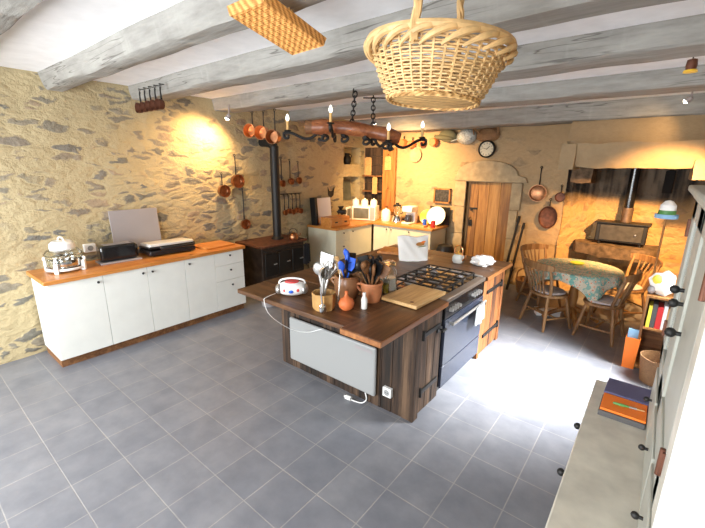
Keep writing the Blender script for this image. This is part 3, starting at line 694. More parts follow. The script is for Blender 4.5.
# wood-lined recess with hanging boards in the corner
t = thing('plank_panel', 'dark plank wall panel with an upright orange post in the far corner', 'panel', (-4.60, 6.585, .9))
mb = MB()
for i in range(7): mb.bb(-.37, .22, -.01, .012, .19+i*.175, .19+i*.175+.168)
mb.build('planks', M['barny'], t, bevel=.004)
MB().bb(.10, .40, -.045, .012, .14, 1.40).build('post', M['oldwoodz'], t, bevel=.012)
for z in (.52, .83): MB().bb(-.37, .10, -.09, -.01, z, z+.03).build('shelf', M['oldwood'], t, bevel=.004)
def hboard(label, x, z, w, h, mat, g='chopping boards hung on the plank panel', y=6.525):
    t = thing('chopping_board', label, 'chopping board', (x, y, z), 0, g)
    mb = MB(); mb.prism([(-w/2, -h/2), (w/2, -h/2), (w/2, h/2-.03), (w/2-.03, h/2), (-w/2+.03, h/2), (-w/2, h/2-.03)], -.009, .009); mb.xf(Matrix.Rotation(PI/2, 4, 'X')); mb.build('blade', mat, t, bevel=.004)
    MB().tube([(-.02, 0, h/2-.005), (0, .0, h/2+.05), (.02, 0, h/2-.005)], .003, 6).build('loop', M['iron'], t)
hboard('pale chopping board hung top left on the dark plank panel', -4.86, 1.94, .17, .36, M['board'], y=6.54)
hboard('pale chopping board hung highest on the orange post', -4.36, 2.00, .15, .27, M['board'])
hboard('narrow pale chopping board hung lowest on the dark planks', -4.63, 1.56, .12, .34, M['board'], y=6.47)
hboard('red-brown chopping board hung low on the orange post', -4.34, 1.32, .13, .34, M['boardred'])

# ------------------------------------------------------------------ hanging pans and utensils
def pan(name, label, loc, rz, L, r, d, mat, hmat, cat='pan', group=None, face=-1, sx=1.0):
    """hangs from its hook at the origin; dish below, open or bottom side towards local -Y"""
    t = thing(name, label, cat, loc, rz, group)
    mb = MB(); c = (0, 0, -L-r)
    pr = [(0, 0), (r*.86, 0), (r*.93, .006), (r, d), (r*1.04, d), (r*.95, 0.002), (r*.86, -.006), (0, -.006)]
    if face < 0: pr = [(a, -b-.01) for a, b in pr]
    else: pr = [(a, b-d-.01) for a, b in pr]
    mb.lathe([(a, -b) for a, b in pr], c, axis='Y', sx=sx)
    mb.build('dish', mat, t)
    mb = MB(); mb.tube([(0, -.012, -L-r*.05), (0, -.016, -L*.5), (0, -.012, -.03)], [.010, .007, .009], 8)
    mb.lathe([(.014, -.004), (.019, 0), (.014, .004), (.009, 0)], (0, -.012, -.012), 14, 'Y', close=True)
    mb.build('handle', hmat, t)
    mb = MB(); mb.cyl((0, .03, .0), (0, -.025, .0), .004, n=8); mb.build('nail', M['iron'], t)
    return t
PX = lambda y: lw(y)+.05
pan('saucepan', 'copper saucepan with long handle on the left wall, middle of three', (PX(3.4), 3.36, 2.09), PI/2, .28, .095, .07, M['copperdull'], M['iron'])
pan('saucepan', 'small copper saucepan on the left wall nearest the bright wall light', (PX(3.1), 3.12, 1.84), PI/2, .17, .085, .07, M['copperdull'], M['iron'])
pan('warming_pan', 'copper pan on a very long thin iron handle hanging low beside the stove', (PX(3.5), 3.46, 1.63), PI/2, .48, .075, .05, M['copperdull'], M['iron'])
for i, (y, L, lab) in enumerate([(4.24, .36, 'copper skimmer with the longest handle, left of three on the wall behind the flue'), (4.43, .30, 'copper ladle in the middle of three beside the flue pipe'), (4.62, .26, 'copper ladle right of three, nearest the far corner')]):
    pan('ladle', lab, (PX(y), y, 2.07-i*.03), PI/2, L, .055, .04, M['copperdull'], M['iron'], 'ladle')
t = thing('utensil_rail', 'black iron utensil rail on the left wall between stove and tall tray', 'rail', (PX(4.5)-.01, 4.45, 1.48), PI/2)
MB().bb(-.24, .24, -.02, -.012, -.008, .008).build('bar', M['iron'], t)
for x in (-.18, -.09, 0, .09, .18): MB().tube([(x, -.016, -.005), (x, -.03, -.022), (x, -.026, .01)], .003, 6).build('hook', M['iron'], t)
for i in range(5):
    y = 4.45+(i-2)*.09
    lab = ['iron ladle hung at the left end of the utensil rail', 'second ladle from the left on the utensil rail', 'ladle in the middle of the utensil rail', 'second ladle from the right on the utensil rail', 'ladle hung at the right end of the utensil rail'][i]
    pan('ladle', lab, (PX(y)+.016, y, 1.462), PI/2, .24-.02*(i % 2), .045, .035, M['copperdull'], M['iron'], 'ladle', 'ladles on the utensil rail')
for i in range(5):
    x = -4.50+i*.115
    lab = ['leftmost of five dark ladles hooked on the beam end by the left wall', 'second from left of five dark ladles on the beam end by the left wall', 'middle one of five dark ladles hooked on the beam end by the left wall', 'fourth from left of five dark ladles hooked on the beam end by the left wall', 'rightmost of five dark ladles hooked on the beam end by the left wall'][i]
    pan('ladle', lab, (x, 1.99, 2.715), 0, .14, .05, .05, M['rust'], M['iron'], 'ladle', 'dark ladles on the beam end by the left wall')
for i, (x, L, lab) in enumerate([(-4.60, .165, 'bright copper saucepan, left of three hung near the flue pipe'), (-4.36, .20, 'copper saucepan, middle of three hung from the beam near the flue pipe'), (-4.13, .26, 'brown copper saucepan at the right of three, in front of the flue pipe')]):
    pan('saucepan', lab, (x, 3.495, 2.655), .35, L, .088, .10, M['copper'] if i < 2 else M['copperdull'], M['iron'], 'pan', 'copper saucepans hung near the flue pipe')
# pans by the fireplace
pan('frying_pan', 'large long-handled frying pan on the wall right of the door', (-1.545, 6.60, 1.97), 0, .28, .125, .05, M['copperdull'], M['iron'])
pan('frying_pan', 'smallest round pan hung nearest the fireplace', (-1.225, 6.60, 1.70), 0, .11, .07, .04, M['rust'], M['iron'])
pan('oval_pan', 'brown oval pan hung lowest of the three beside the fireplace', (-1.355, 6.60, 1.49), 0, .12, .17, .04, M['rust'], M['iron'], sx=.78)
# string of copper pots and dishes high on the back wall
for i, (x, z, r, m, lab) in enumerate([(-4.05, 2.50, .075, 'orange', 'orange round pot hung first from the left high on the back wall'), (-3.86, 2.47, .075, 'orange', 'second orange round pot from left high on the back wall'), (-3.64, 2.48, .07, 'orange', 'third orange round pot from left high on the back wall'), (-3.40, 2.50, .075, 'orange', 'rightmost orange round pot on the back wall beside the speckled dish')]):
    pan('hanging_pot', lab, (x, 6.60, z), 0, .05, r, .10, M[m], M['iron'], 'pot', 'orange pots on the back wall', face=1)
pan('flat_lid', 'flat grey round lid hung below the orange pots on the back wall', (-3.79, 6.60, 2.36), 0, .07, .13, .02, M['greystone'], M['iron'], 'lid')
t = tag(MB().sph((0, 0, 0), (.17, .09, .11)).sph((-.05, -.02, -.03), (.20, .11, .05)).build('felt_hat', M['felt']), 'grey-green felt hat hung high on the back wall', 'hat', None, (-3.12, 6.52, 2.47), (0, .1, 0))
t = thing('colander', 'speckled pale grey enamel dish between the hat and the hanging trug', 'dish', (-2.79, 6.585, 2.45))
MB().lathe([(0, .0), (.10, -.01), (.15, -.05), (.16, -.10), (.17, -.10), (.16, -.04), (.11, .005), (0, .012)], (0, -.11, 0), axis='Y', sx=1.0, sy=.75).build('bowl', M['speck'], t)
MB().tube([(-.14, -.06, -.03), (-.20, -.09, -.06), (-.25, -.09, -.07)], .012).build('handle', M['speck'], t)
MB().cyl((0, .03, .06), (0, -.10, .06), .006).build('nail', M['iron'], t)
t = thing('trug', 'flat woven trug hung on the wall directly above the clock', 'basket', (-2.44, 6.53, 2.47))
MB().lathe([(0, 0), (.12, -.02), (.17, -.06), (.18, -.06), (.13, -.01), (0, .012)], axis='Y', sx=1.15, sy=.68).build('bowl', M['wickd'], t)
MB().tube([(-.2, -.02, .0), (-.21, -.05, .10), (-.1, -.06, .03)], .012).build('handle', M['wickd'], t)
MB().tube([(.19, -.02, .0), (.2, -.05, .11), (.21, -.03, .02)], .012).build('handle', M['wickd'], t)
MB().cyl((0, .09, .06), (0, .0, .06), .005).build('nail', M['iron'], t)
t = thing('wall_clock', 'round black-rimmed clock with pale face above the door', 'clock', (-2.42, 6.575, 2.24))
MB().lathe([(.115, 0), (.14, .0), (.14, .04), (.128, .05), (.115, .04)], axis='Y', n=40, close=True).build('rim', M['iron'], t)
MB().cyl((0, .0, 0), (0, -.03, 0), .118, n=40).build('face', P('clock_face_paper', (.62, .56, .42), .6), t)
mb = MB()
for i in range(12):
    a = i*PI/6; mb.box((.095*math.sin(a), -.032, .095*math.cos(a)), (.008, .004, .022), Matrix.Rotation(a, 3, 'Y'))
mb.build('hour_mark', M['iron'], t)
MB().box((.022, -.034, .02), (.008, .004, .075), Matrix.Rotation(.83, 3, 'Y')).build('hour_hand', M['iron'], t)
MB().box((-.035, -.036, .01), (.006, .004, .10), Matrix.Rotation(-1.3, 3, 'Y')).build('minute_hand', M['iron'], t)

# ------------------------------------------------------------------ island
IX0, IX1, IY0, IY1 = -2.77, -1.25, 2.33, 4.30
t = thing('kitchen_island', 'dark reclaimed-board kitchen island with brown plank top', 'island', (0, 0, 0))
mb = MB(); n = 15; w = (IX1-IX0)/n
for i in range(n): mb.bb(IX0+i*w+.001, IX0+(i+1)*w-.001, IY0+random.uniform(-.002, .004), IY0+.03, 0.0, .855)
mb.build('front_panel', M['barnx'], t, bevel=.003)
mb = MB(); mb.bb(IX1-.03, IX1+.006, IY0-.006, IY0+.075, 0, .855); mb.build('corner_post', M['barny'], t, bevel=.004)
def idoor(y0, y1, mat, hy, n):
    mb = MB(); w = (y1-y0)/n
    for i in range(n): mb.bb(IX1-.03, IX1-.002+random.uniform(-.002, .002), y0+i*w+.001, y0+(i+1)*w-.001, .03, .845)
    d = mb.build('door', mat, t, bevel=.003)
    for z in (.22, .71):
        m2 = MB(); s = 1 if hy == 'near' else -1; ys = y0+.01 if s > 0 else y1-.01
        m2.bb(IX1-.002, IX1+.012, min(ys, ys+s*(y1-y0)*.86), max(ys, ys+s*(y1-y0)*.86), z-.018, z+.018); m2.cyl((IX1+.006, ys+s*.012, z-.04), (IX1+.006, ys+s*.012, z+.04), .013, n=12)
        m2.build('hinge', M['iron'], d, bevel=.003)
    return d
d = idoor(2.405, 2.745, M['barny'], 'near', 3)
MB().bb(IX1-.002, IX1+.012, 2.655, 2.735, .655, .69).cyl((IX1+.01, 2.70, .672), (IX1+.045, 2.70, .672), .009).cyl((IX1+.045, 2.665, .672), (IX1+.045, 2.735, .672), .011).build('latch', M['iron'], d)
d = idoor(3.70, 4.235, M['barnlit'], 'far', 4)
MB().bb(IX1-.002, IX1+.02, 3.665, 3.72, .59, .63).build('latch', M['iron'], d, bevel=.003)
for y0, y1 in ((3.645, 3.70), (4.235, IY1)): MB().bb(IX1-.03, IX1+.004, y0, y1, 0, .855).build('corner_post', M['barnlit'], t, bevel=.004)
mb = MB(); w = (IY1-IY0)/18
for i in range(18): mb.bb(IX0, IX0+.03, IY0+.03+i*w+.001, IY0+.03+(i+1)*w-.001, 0, .855)
mb.build('left_panel', M['barny'], t, bevel=.003)
mb = MB(); w = (IX1-IX0)/14
for i in range(14): mb.bb(IX0+i*w+.001, IX0+(i+1)*w-.001, IY1-.03, IY1, 0, .855)
mb.build('back_panel', M['barnx'], t, bevel=.003)
# top: long planks running across, two end planks, and the bridge behind the cooker
mb = MB(); y = 1.85; ws = [.29, .27, .30]; 
for i, w in enumerate(ws):
    mb.bb(-2.79+random.uniform(-.012, .012), -1.545, y+.0015, y+w-.0015, .86, .90+random.uniform(-.003, .002)); y += w
y1_ = 2.745
mb.bb(-2.79, -1.545, y+.0015, y1_, .86, .90)
y = y1_+.002
for w in (.30, .32, .30): mb.bb(-2.80, -1.865, y, y+w-.002, .86, .90); y += w
while y < 4.40: mb.bb(-2.80, -1.225 if y > 3.66 else -1.865, y, min(y+.27, 4.45)-.002, .86, .90); y += .27
mb.build('top_planks', M['islandtop'], t, bevel=.005)
MB().bb(-1.543, -1.215, 1.80, 2.755, .862, .906).build('end_plank', M['islandtopy'], t, bevel=.005)
MB().bb(-1.216, -1.208, 1.80, 2.755, .866, .902).build('plank_edge', M['edge'], t)
MB().bb(-1.226, -1.214, 3.665, 4.445, .864, .898).build('plank_edge', M['edge'], t)
MB().bb(-1.54, -1.21, 1.793, 1.80, .866, .902).build('plank_edge', M['edge'], t)
# range cooker let into the island
t = thing('range_cooker', 'black range cooker with gas hob set into the island', 'cooker', (0, 0, 0))
CY0, CY1 = 2.765, 3.638
MB().bb(-1.86, -1.262, CY0, CY1, .08, .86).build('body', M['enamel'], t, bevel=.004)
MB().bb(-1.85, -1.30, CY0+.01, CY1-.01, 0, .08).build('plinth', M['plastic'], t)
MB().bb(-1.86, -1.235, CY0, CY1, .86, .908).build('hob', M['enamel'], t, bevel=.006)
MB().bb(-1.30, -1.228, CY0, CY1, .872, .911).build('front_trim', P('bronze_grey_trim', (.20, .16, .13), .35, .5), t, bevel=.008)
MB().bb(-1.86, -1.26, CY1-.03, CY1, .906, .918).build('rear_trim', M['steel'], t, bevel=.004)
MB().bb(-1.262, -1.236, CY0+.004, CY1-.004, .73, .862).build('control_panel', M['enamel'], t, bevel=.004)
for i in range(8):
    y = CY0+.09+i*.052+(.0 if i < 4 else .27)
    MB().cyl((-1.237, y, .80), (-1.205, y, .80), .019, .016, 16).build('control_knob', M['steel'], t)
d = MB().bb(-1.262, -1.232, CY0+.01, CY1-.01, .30, .722).build('oven_door', M['oven'], t, bevel=.005)
mb = MB(); mb.tube([(-1.19, CY0+.06, .685), (-1.19, CY1-.06, .685)], .012, 12); mb.cyl((-1.235, CY0+.09, .685), (-1.19, CY0+.09, .685), .009); mb.cyl((-1.235, CY1-.09, .685), (-1.19, CY1-.09, .685), .009); mb.build('door_handle', M['steel'], d)
MB().bb(-1.262, -1.234, CY0+.01, CY1-.01, .09, .292).build('storage_drawer', M['oven'], t, bevel=.005)
BUR = [(-1.42, 2.99, .036), (-1.70, 2.99, .045), (-1.56, 3.20, .052), (-1.42, 3.44, .045), (-1.70, 3.44, .036)]
for x, y, r in BUR:
    b = MB().lathe([(0, .908), (r*1.3, .908), (r*1.3, .914), (r, .917), (r, .924), (0, .926)], (x, y, 0)).build('burner', M['steel'], t)
    MB().cyl((x, y, .925), (x, y, .933), r*.8, r*.75).build('burner_cap', M['satin'] if r < .05 else M['brass'], b)
for (y0, y1) in ((2.895, 3.09), (3.105, 3.30), (3.315, 3.575)):
    mb = MB(); z = .945
    for x in (-1.82, -1.33): mb.bb(x-.006, x+.006, y0, y1, z-.006, z+.006)
    for y in (y0, y1): mb.bb(-1.82, -1.33, y-.006, y+.006, z-.006, z+.006)
    for x in (-1.70, -1.56, -1.42): mb.bb(x-.005, x+.005, y0, y1, z-.005, z+.007)
    mb.bb(-1.82, -1.33, (y0+y1)/2-.005, (y0+y1)/2+.005, z-.005, z+.007)
    for x in (-1.82, -1.33):
        for y in (y0, y1): mb.bb(x-.006, x+.006, y-.006, y+.006, .907, z)
    mb.build('pan_support', M['iron'], t)
o = drape(.20, .20, M['towel'], 'oven_towel', 2, .008); tag(o, 'grey and white tea towel hanging over the oven handle', 'towel', None, (-1.168, 3.40, .70), 0)
# heater on the island front
t = thing('panel_heater', 'flat white electric panel heater on the dark boards of the island front', 'heater', (-2.09, 2.32, .33))
MB().bb(-.51, .51, -.045, -.012, -.22, .22).build('panel', M['heater'], t, bevel=.02, seg=4)
MB().bb(-.30, -.26, -.012, .008, -.16, .16).bb(.26, .30, -.012, .008, -.16, .16).build('bracket', M['satin'], t)
MB().bb(.30, .48, -.0475, -.045, .165, .19).build('vent_slot', M['satin'], t)
t = thing('heater_cable', 'white cable hanging below the right end of panel heater with a plug', 'cable', (0, 0, 0))
MB().tube([(-1.70, 2.30, .12), (-1.67, 2.29, .05), (-1.70, 2.27, .012), (-1.76, 2.25, .010), (-1.80, 2.245, .012)], .005).build('cord', M['wplastic'], t)
MB().cyl((-1.80, 2.245, .02), (-1.855, 2.24, .02), .019, .019).cyl((-1.855, 2.24, .026), (-1.875, 2.239, .026), .003, n=8).cyl((-1.855, 2.24, .014), (-1.875, 2.239, .014), .003, n=8).build('plug', M['wplastic'], t)
tag(MB().tube([(-2.42, 1.98, .905), (-2.40, 1.87, .905), (-2.39, 1.835, .885), (-2.38, 1.88, .75), (-2.40, 2.1, .55), (-2.3, 2.22, .50), (-2.2, 2.27, .535), (-2.16, 2.29, .55)], .003).build('radio_cable', M['wplastic']), 'thin white cable looping from under the island top to the heater', 'cable')
t = thing('double_socket', 'small white socket low on the island front near its corner', 'socket', (-1.475, 2.325, .19))
MB().bb(-.04, .04, -.03, .003, -.04, .04).build('socket_box', M['wplastic'], t, bevel=.004)
MB().cyl((0, -.030, 0), (0, -.033, 0), .026).build('socket_face', M['heater'], t)
mb = MB(); mb.cyl((-.009, -.033, 0), (-.009, -.0345, 0), .004, n=8); mb.cyl((.009, -.033, 0), (.009, -.0345, 0), .004, n=8); mb.build('socket_hole', M['plastic'], t)

# ------------------------------------------------------------------ things on the island
ZT = .90
t = thing('portable_radio', 'white portable radio with red and blue markings near the island corner', 'radio', (-2.30, 2.06, ZT), .72)
MB().sph((0, 0, .06), (.135, .09, .06), 24).build('body', M['wplastic'], t)
for x in (-.05, .052): MB().sph((x, -.042, .062), (.030, .044, .026), 16).build('red_panel', M['red'], t)
MB().sph((0, -.055, .055), (.036, .042, .024), 16).build('display', M['blue'], t)
for x in (-.105, .105): MB().sph((x, -.02, .06), (.032, .06, .042), 14).build('speaker_grille', M['steel'], t)
MB().lathe([(0, .112), (.06, .112), (.055, .122), (0, .124)], sy=.75).build('disc_lid', M['red'], t)
MB().tube([(-.11, .02, .09), (-.09, .02, .125), (0, .02, .14), (.09, .02, .125), (.11, .02, .09)], .008).build('handle', M['wplastic'], t)
def crock(name, label, loc, prof, mat, n=28, cat='pot', ears=None):
    t = thing(name, label, cat, loc)
    MB().lathe(prof, n=n).build('body', mat, t)
    if ears: MB().tube(ears, .010).build('handle', mat, t)
    return t
crock('utensil_crock', 'tan square-sided crock full of metal spoons on the island', (-1.88, 2.00, ZT), [(0, 0), (.078, 0), (.086, .02), (.090, .125), (.094, .132), (.084, .13), (.078, .02), (0, .012)], M['tanpot'], 8)
crock('stoneware_pot', 'large brown stoneware pot holding blue utensils behind the orange gourd', (-1.93, 2.34, ZT), [(0, 0), (.085, 0), (.108, .06), (.112, .13), (.098, .17), (.105, .185), (.095, .185), (.088, .168), (.10, .13), (.095, .06), (.07, .012), (0, .01)], M['brownpot'], ears=[(-.10, -.03, .15), (-.14, -.04, .13), (-.11, -.03, .09)])
crock('terracotta_pot', 'terracotta pot packed with dark wooden spoons beside the white bottle', (-1.71, 2.38, ZT), [(0, 0), (.070, 0), (.082, .05), (.086, .14), (.092, .145), (.09, .16), (.082, .16), (.078, .05), (.06, .01), (0, .01)], M['terra'], ears=[(-.078, -.03, .135), (-.12, -.045, .12), (-.085, -.03, .07)])
tag(MB().lathe([(0, 0), (.035, 0), (.055, .02), (.062, .05), (.05, .08), (.02, .10), (.012, .12), (.013, .145), (0, .148)]).build('clay_gourd', M['orange']), 'small orange gourd-shaped vase in front of the brown stoneware pot', 'gourd', None, (-1.74, 2.10, ZT), 0)
t = thing('milk_bottle', 'little white bottle beside the orange gourd', 'bottle', (-1.645, 2.20, ZT))
MB().lathe([(0, 0), (.022, 0), (.024, .01), (.024, .075), (.013, .10), (.012, .115), (0, .115)]).build('body', M['porc'], t)
MB().cyl((0, 0, .115), (0, 0, .128), .014).build('cap', M['wplastic'], t)
t = thing('oil_bottle', 'glass bottle with yellow-green oil beside the big glass jar', 'bottle', (-1.715, 2.595, ZT))
MB().lathe([(0, 0), (.028, 0), (.03, .01), (.03, .12), (.012, .16), (.012, .20), (.009, .20), (.009, .16), (.026, .12), (.026, .01), (0, .006)]).build('bottle_glass', M['glass'], t)
MB().lathe([(0, .007), (.0255, .011), (.0255, .09), (0, .09)]).build('oil', M['oil'], t)
MB().cyl((0, 0, .197), (0, 0, .22), .013).build('stopper', M['green'], t)
t = thing('glass_jar', 'large clear glass storage jar between chopping board and hob', 'jar', (-1.75, 2.685, ZT)); t.scale = (1.1, 1.1, 1.2)
MB().lathe([(0, 0), (.062, 0), (.068, .012), (.068, .15), (.052, .175), (.052, .195), (.047, .195), (.047, .175), (.062, .15), (.062, .014), (0, .01)]).build('body', M['glass'], t)
MB().lathe([(0, .012), (.060, .015), (.060, .10), (0, .105)]).build('contents', M['frost'], t)
MB().lathe([(0, .196), (.056, .196), (.056, .212), (.03, .225), (0, .226)]).build('lid', M['glass'], t)
t = thing('chopping_board', 'thick pale chopping board at the island corner in front of the hob', 'chopping board', (-1.465, 2.645, .906+.005), -.03)
MB().bb(-.165, .165, -.235, .235, 0, .03).build('board', M['board'], t, bevel=.006)
MB().cyl((.09, -.18, .028), (.09, -.18, .0315), .016).build('finger_hole', M['oldwood'], t)
# utensils standing in the pots
def utensil(name, label, loc, tilt, az, L, kind, mat, cat='utensil', group=None):
    t = thing(name, label, cat, loc, (0, tilt, az), group)
    if group: t.scale = (1.55, 1.55, 1.15) if 'terracotta' in group else (1.6, 1.6, 1.18) if 'crock' in group else (1.2, 1.2, 1.08)
    MB().tube([(0, 0, 0), (0, 0, L*.5), (0, 0, L)], [.005, .006, .006], 8).build('handle', mat, t)
    mb = MB()
    if kind == 'spoon': mb.sph((0, 0, L+.035), (.027, .009, .042), 14)
    elif kind == 'ladle': mb.lathe([(0, -.035), (.03, -.022), (.042, 0), (.045, .006), (.04, 0), (.028, -.02), (0, -.031)], (0, -.02, L+.035), 18, 'Y')
    elif kind == 'slice': mb.prism([(-.02, L-.005), (.02, L-.005), (.036, L+.03), (.036, L+.10), (-.036, L+.10), (-.036, L+.03)], -.003, .003).xf(Matrix.Rotation(PI/2, 4, 'X'))
    elif kind == 'whisk':
        for k in range(4):
            a = k*PI/4; u, v = math.cos(a)*.032, math.sin(a)*.032
            mb.tube([(0, 0, L-.01), (u, v, L+.05), (u*.8, v*.8, L+.09), (0, 0, L+.105), (-u*.8, -v*.8, L+.09), (-u, -v, L+.05), (0, 0, L-.01)], .0018, 5)
    elif kind == 'brush': mb.sph((0, 0, L+.03), (.03, .018, .05), 12).sph((.02, .01, L+.06), (.02, .015, .03), 10)
    elif kind == 'star': mb.prism([((.036 if i % 2 == 0 else .016)*math.sin(i*PI/5), L+.02+(.036 if i % 2 == 0 else .016)*math.cos(i*PI/5)) for i in range(10)], -.004, .004).xf(Matrix.Rotation(PI/2, 4, 'X'))
    mb.build('head', mat, t)
    return t
cx, cyy, zz = -1.88, 2.00, ZT+.016
for i, (k, a, tl, L, lab) in enumerate([('ladle', 2.6, .30, .20, 'steel ladle leaning left out of the tan crock'), ('slice', 1.9, .20, .24, 'steel slotted slice standing at the back of tan crock'), ('spoon', 1.2, .16, .26, 'tall steel spoon upright in the tan crock'), ('whisk', .5, .24, .22, 'steel wire whisk leaning right in the tan crock'), ('spoon', 3.4, .22, .22, 'steel spoon leaning left at the front of tan crock'), ('ladle', 1.6, .05, .20, 'steel ladle upright in the middle of tan crock'), ('slice', .1, .14, .26, 'narrow steel slice at the right side of tan crock')]):
    utensil('steel_'+k, lab, (cx+.02*math.cos(a+PI), cyy+.02*math.sin(a+PI), zz), tl, a, L, k, M['steel'], 'utensil', 'steel utensils in the tan crock')
utensil('steel_spoon', 'large steel spoon hooked on the outside of tan crock', (-1.80, 1.88, 1.115), PI-.10, .9, .13, 'spoon', M['chrome'])
utensil('steel_spoon', 'long steel spoon leaning on the brown stoneware pot, head on the worktop', (-1.915, 2.235, 1.155), PI-.33, -1.05, .21, 'spoon', M['steel'])
cx, cyy = -1.93, 2.34
for i, (k, a, tl, L, m, lab) in enumerate([('brush', 2.4, .10, .27, 'blue', 'tall blue brush standing in the brown stoneware pot'), ('slice', .3, .16, .20, 'blue', 'blue spatula leaning right in the brown stoneware pot'), ('spoon', 3.6, .30, .20, 'blue', 'blue spoon leaning left over the rim of brown stoneware pot'), ('slice', 1.4, .2, .23, 'plastic', 'black spatula at the back of brown stoneware pot'), ('spoon', 5.0, .14, .21, 'plastic', 'black spoon at the front of brown stoneware pot'), ('ladle', .9, .22, .19, 'plastic', 'black ladle beside the blue spatula in brown stoneware pot')]):
    utensil(('blue_' if m == 'blue' else 'black_')+k, lab, (cx+.02*math.cos(a+PI), cyy+.02*math.sin(a+PI), ZT+.014), tl, a, L, k, M[m], 'utensil', 'utensils in the brown stoneware pot')
tag(MB().bb(-.018, .018, -.004, .004, 0, .33).build('wooden_spatula', M['board'], bevel=.003), 'pale wooden stick leaning left out of the brown stoneware pot', 'spatula', None, (-1.945, 2.335, ZT+.015), (0, -.24, .5))
cx, cyy = -1.71, 2.38
for i in range(22):
    a = i*2.4; tl = .05+.018*i; L = .17+.08*random.random()
    k = ['spoon', 'slice', 'spoon', 'brush'][i % 4]
    utensil('dark_spoon' if k == 'spoon' else 'dark_spatula' if k == 'slice' else 'dark_brush', 'dark wooden cooking utensil bunched in the terracotta pot', (cx+.025*math.cos(a+PI), cyy+.025*math.sin(a+PI), ZT+.014), tl, a, L, k, M['oldwoodz' if i == 5 else 'plastic' if i % 3 else 'oldwood'], 'utensil', 'dark utensils in the terracotta pot')
utensil('star_stick', 'thin stick with a small orange star in the terracotta pot', (cx+.03, cyy-.01, ZT+.014), .42, 3.5, .25, 'star', M['tanpot'])
# white bag with an orange print
t = thing('cloth_bag', 'white bag with an orange and brown print standing behind the hob', 'bag', (-2.14, 3.80, ZT), .80)
mb = MB(); bm = mb.bm; V = {}; N, K = 14, 12
for s in (0, 1):
    for i in range(N+1):
        for j in range(K+1):
            u = (i/N-.5)*(.34+.03*j/K); z = .27*j/K; th = .055*(1-.75*j/K)*math.sin(PI*i/N)**.5+.004
            V[s, i, j] = bm.verts.new((u, (-th if s == 0 else th)+.07*j/K+.006*math.sin(i*1.3+j*.9), z+.012*math.sin(i*.55)*(j/K)))
for s in (0, 1):
    for i in range(N):
        for j in range(K): bm.faces.new((V[s, i, j], V[s, i+1, j], V[s, i+1, j+1], V[s, i, j+1]))
for i in range(N):
    bm.faces.new((V[0, i, 0], V[0, i+1, 0], V[1, i+1, 0], V[1, i, 0])); bm.faces.new((V[0, i, K], V[0, i+1, K], V[1, i+1, K], V[1, i, K]))
for j in range(K):
    for i in (0, N): bm.faces.new((V[0, i, j], V[0, i, j+1], V[1, i, j+1], V[1, i, j]))
mb.build('body', M['cloth'], t)
Rp = Matrix.Translation((.075, .012, .185)) @ Matrix.Rotation(-.26, 4, 'X')
def blob(pts, y): return MB().prism(pts, 0, .003).xf(Rp @ Matrix.Translation((0, y, 0)) @ Matrix.Rotation(PI/2, 4, 'X'))
el = lambda cx, cz, a, b, r=0: [(cx+a*math.cos(q)*math.cos(r)-b*math.sin(q)*math.sin(r), cz+a*math.cos(q)*math.sin(r)+b*math.sin(q)*math.cos(r)) for q in [2*PI*i/20 for i in range(20)]]
blob(el(-.01, 0, .05, .022, .1), -.030).build('brown_print', P('brown_print_ink', (.45, .20, .05), .8), t)
blob(el(.025, .022, .028, .013, .3), -.032).build('orange_print', P('orange_print_ink', (.85, .22, .03), .8), t)
blob(el(.01, -.028, .05, .006, .1), -.030).build('green_print', P('green_print_ink', (.20, .26, .12), .8), t)
# kettle, crumpled paper, lid board
t = thing('glass_teapot', 'small glass teapot with a copper spout at the back of the island', 'teapot', (-1.70, 4.04, ZT), -.3)
MB().lathe([(0, 0), (.055, 0), (.066, .02), (.066, .07), (.045, .10), (.042, .10), (.06, .07), (.06, .02), (.05, .006), (0, .006)]).build('body', M['frost'], t)
MB().lathe([(0, .10), (.046, .10), (.04, .112), (.01, .118), (.012, .132), (0, .134)]).build('lid', M['brass'], t)
MB().tube([(.055, 0, .03), (.09, 0, .06), (.105, 0, .105)], [.013, .009]).build('spout', M['copper'], t)
MB().tube([(-.055, 0, .09), (-.05, 0, .17), (0, 0, .195), (.05, 0, .17), (.055, 0, .09)], .006).build('handle', M['copper'], t)
mb = MB(); bmesh.ops.create_icosphere(mb.bm, subdivisions=4, radius=1)
for v in mb.bm.verts:
    k = 1+.35*noise.noise(v.co*2.3+Vector((3, 1, 2))); c = v.co*k
    v.co = Vector((c.x*.125, c.y*.095, max(0, c.z*.062+.05)))
tag(mb.build('crumpled_paper', M['paper'], smooth=False), 'crumpled white paper parcel on the back right corner of the island', 'paper', None, (-1.44, 4.10, ZT), .5)
tag(MB().bb(-.20, .17, -.16, .16, 0, .03).build('bread_board', M['worktop'], bevel=.005), 'orange wooden board lying at the back left corner of island', 'chopping board', None, (-2.52, 4.02, ZT), .3)
t = thing('waste_bin', 'black rounded waste bin on the floor beside the door', 'bin', (-2.84, 6.14, 0)); t.scale = (1, 1, 1.02)
MB().lathe([(0, 0), (.13, 0), (.15, .5), (.14, .5), (0, .49)]).build('body', M['plastic'], t)
MB().lathe([(.155, .5), (.155, .53), (.12, .60), (.05, .625), (0, .63)]).build('lid', M['plastic'], t)

